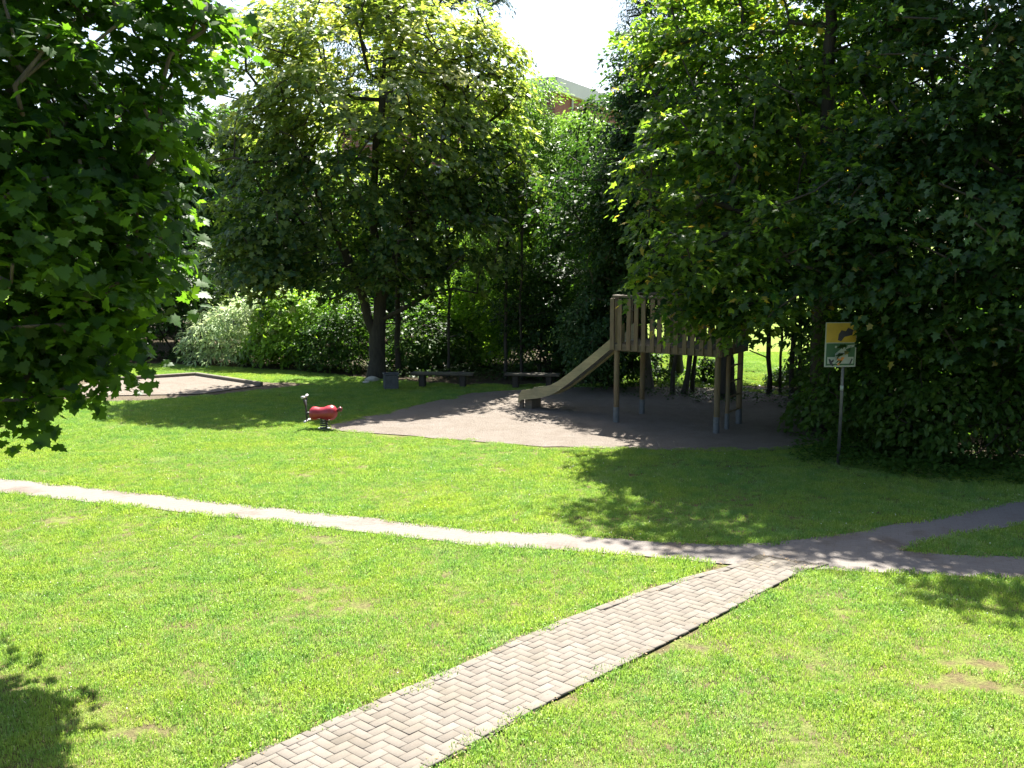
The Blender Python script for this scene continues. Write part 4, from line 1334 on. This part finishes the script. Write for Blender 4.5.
g = G(391, 389)
bn = empty('litter_bin', tuple(g), 'grey square litter bin at the foot of the dark trunk', 'bin', rz=.25)
bm = bmesh.new(); box(bm, (0, 0, .2), (.38, .34, .4), bev=.02); link('bin_body', bm_mesh(bm, 'bin_body'), M['bin'], bn)
bm = bmesh.new()
for s in (-1, 1): box(bm, (0, s * .16, .42), (.42, .04, .035), bev=.006); box(bm, (s * .19, 0, .42), (.04, .28, .035), bev=.006)
link('rim', bm_mesh(bm, 'rim'), M['bin'], bn)


def log_bench(x0, x1, y, label, seed):
    a, b = G(x0, y), G(x1, y + 1)
    L = float(np.linalg.norm(b - a)); an = math.atan2(b[1] - a[1], b[0] - a[0])
    o = empty('timber_bench', tuple(a), label, 'bench', 'low timber benches behind the sand', rz=an)
    bm = bmesh.new()
    for k in range(2): box(bm, (L / 2, -.1 + .21 * k, .36), (L, .19, .06), bev=.01)
    link('seat', bm_mesh(bm, 'seat'), M['wood_dark'], o)
    for x in (.3, L - .3):
        bm = bmesh.new(); box(bm, (x, 0, .155), (.16, .3, .345), bev=.012); link('leg', bm_mesh(bm, 'leg'), M['bark_dark'], o)


log_bench(412, 474, 386, 'low dark timber bench in the shade right of the grey bin', 1)
log_bench(505, 560, 387, 'low dark timber bench just behind the foot of the slide', 2)

g = G(838, 463)
sg = empty('playground_sign', tuple(g), 'playground sign with yellow top and green lower field on a grey pole', 'sign', rz=math.radians(6))
bm = bmesh.new(); tube(bm, [(0, 0, -.05), (.01, 0, 1.2), (.0, 0, 2.5)], .03, 12); link('pole', bm_mesh(bm, 'pole', True), M['pole'], sg)
bm = bmesh.new(); tube(bm, [(0.006, 0, 1.33), (0.006, 0, 1.42)], .032, 12); link('pole_sticker', bm_mesh(bm, 'pole_sticker', True), M['sign_white'], sg)
Z0, Z1, hw = 1.76, 2.56, .29
bm = bmesh.new(); box(bm, (-.075, -.045, (Z0 + Z1) / 2), (2 * hw, .018, Z1 - Z0), bev=.004)
bd = link('sign_board', bm_mesh(bm, 'sign_board'), M['sign_white'], sg)


def flat(name, pts2, m, lay=1):
    bm = bmesh.new()
    y = -.055 - .0025 * lay
    f = bm.faces.new([bm.verts.new((-.075 + x, y, z)) for x, z in pts2])
    r = bmesh.ops.extrude_face_region(bm, geom=[f])
    bmesh.ops.translate(bm, vec=(0, .002, 0), verts=[v for v in r['geom'] if isinstance(v, bmesh.types.BMVert)])
    me = bm_mesh(bm, name)
    return link(name, me, m, bd)


def rect(x0, x1, z0, z1): return [(x0, z0), (x1, z0), (x1, z1), (x0, z1)]


flat('yellow_field', rect(-hw + .015, hw - .015, 2.2, Z1 - .015), M['sign_yellow'])
flat('green_field', rect(-hw + .025, hw - .025, Z0 + .03, 2.185), M['sign_green'])
flat('white_shape', [(-.1, Z0 + .06), (.14, Z0 + .06), (.14, 1.98), (.08, 2.1), (.05, 2.16), (0.0, 2.08), (-.1, 2.0)], M['sign_white'], 2)
flat('white_streak', [(.09, 2.08), (.24, 2.12), (.26, 2.16), (.13, 2.15)], M['sign_white'], 2)
flat('white_dot', [(-.09 + .022 * math.cos(t), 2.12 + .022 * math.sin(t)) for t in [k * math.pi / 4 for k in range(8)]], M['sign_white'], 2)
flat('pictogram_tile', rect(-.24, -.1, Z0 + .06, 1.94), M['sign_white'], 2)
flat('pictogram_tile', rect(.14, .245, Z0 + .06, 1.94), M['sign_white'], 2)
flat('pictogram', [(-.22, 1.9), (-.19, 1.91), (-.165, 1.87), (-.13, 1.9), (-.115, 1.87), (-.15, 1.84), (-.12, 1.79), (-.145, 1.775), (-.17, 1.81), (-.18, 1.79)], M['sign_black'], 3)
flat('pictogram', [(.16, 1.8), (.18, 1.79), (.23, 1.9), (.21, 1.915)], M['sign_black'], 3)
flat('orange_mark', [(-.06, 1.8), (-.03, 1.79), (.08, 1.93), (.02, 1.94), (.01, 1.9), (-.06, 1.92), (-.05, 1.88), (-.01, 1.87)], M['sign_orange'], 3)
flat('dark_figure', [(-.06, 2.24), (.0, 2.22), (.06, 2.3), (.2, 2.33), (.22, 2.42), (.12, 2.46), (.08, 2.4), (.0, 2.42), (-.05, 2.34)], M['sign_black'], 2)
# twig of leaves overlapping the upper right of the sign belongs to the hanging crown above

rs = np.random.default_rng(9)
for k, (px_, py_, s, lb_) in enumerate(((372, 381, .16, 'pale stone lying against the dark tree trunk'), (366, 383, .08, 'smallest pale stone left of the trunk foot'))):
    g = G(px_, py_)
    bm = bmesh.new(); bmesh.ops.create_icosphere(bm, subdivisions=2, radius=s)
    for v in bm.verts:
        v.co *= 1 + rs.normal(0, .08); v.co.z *= .55; v.co.x *= 1.3
    o = link('stone', bm_mesh(bm, 'stone', True), M['stone']); o.location = (g[0], g[1], s * .3)
    tag(o, lb_, 'stone', 'stones at the trunk foot')
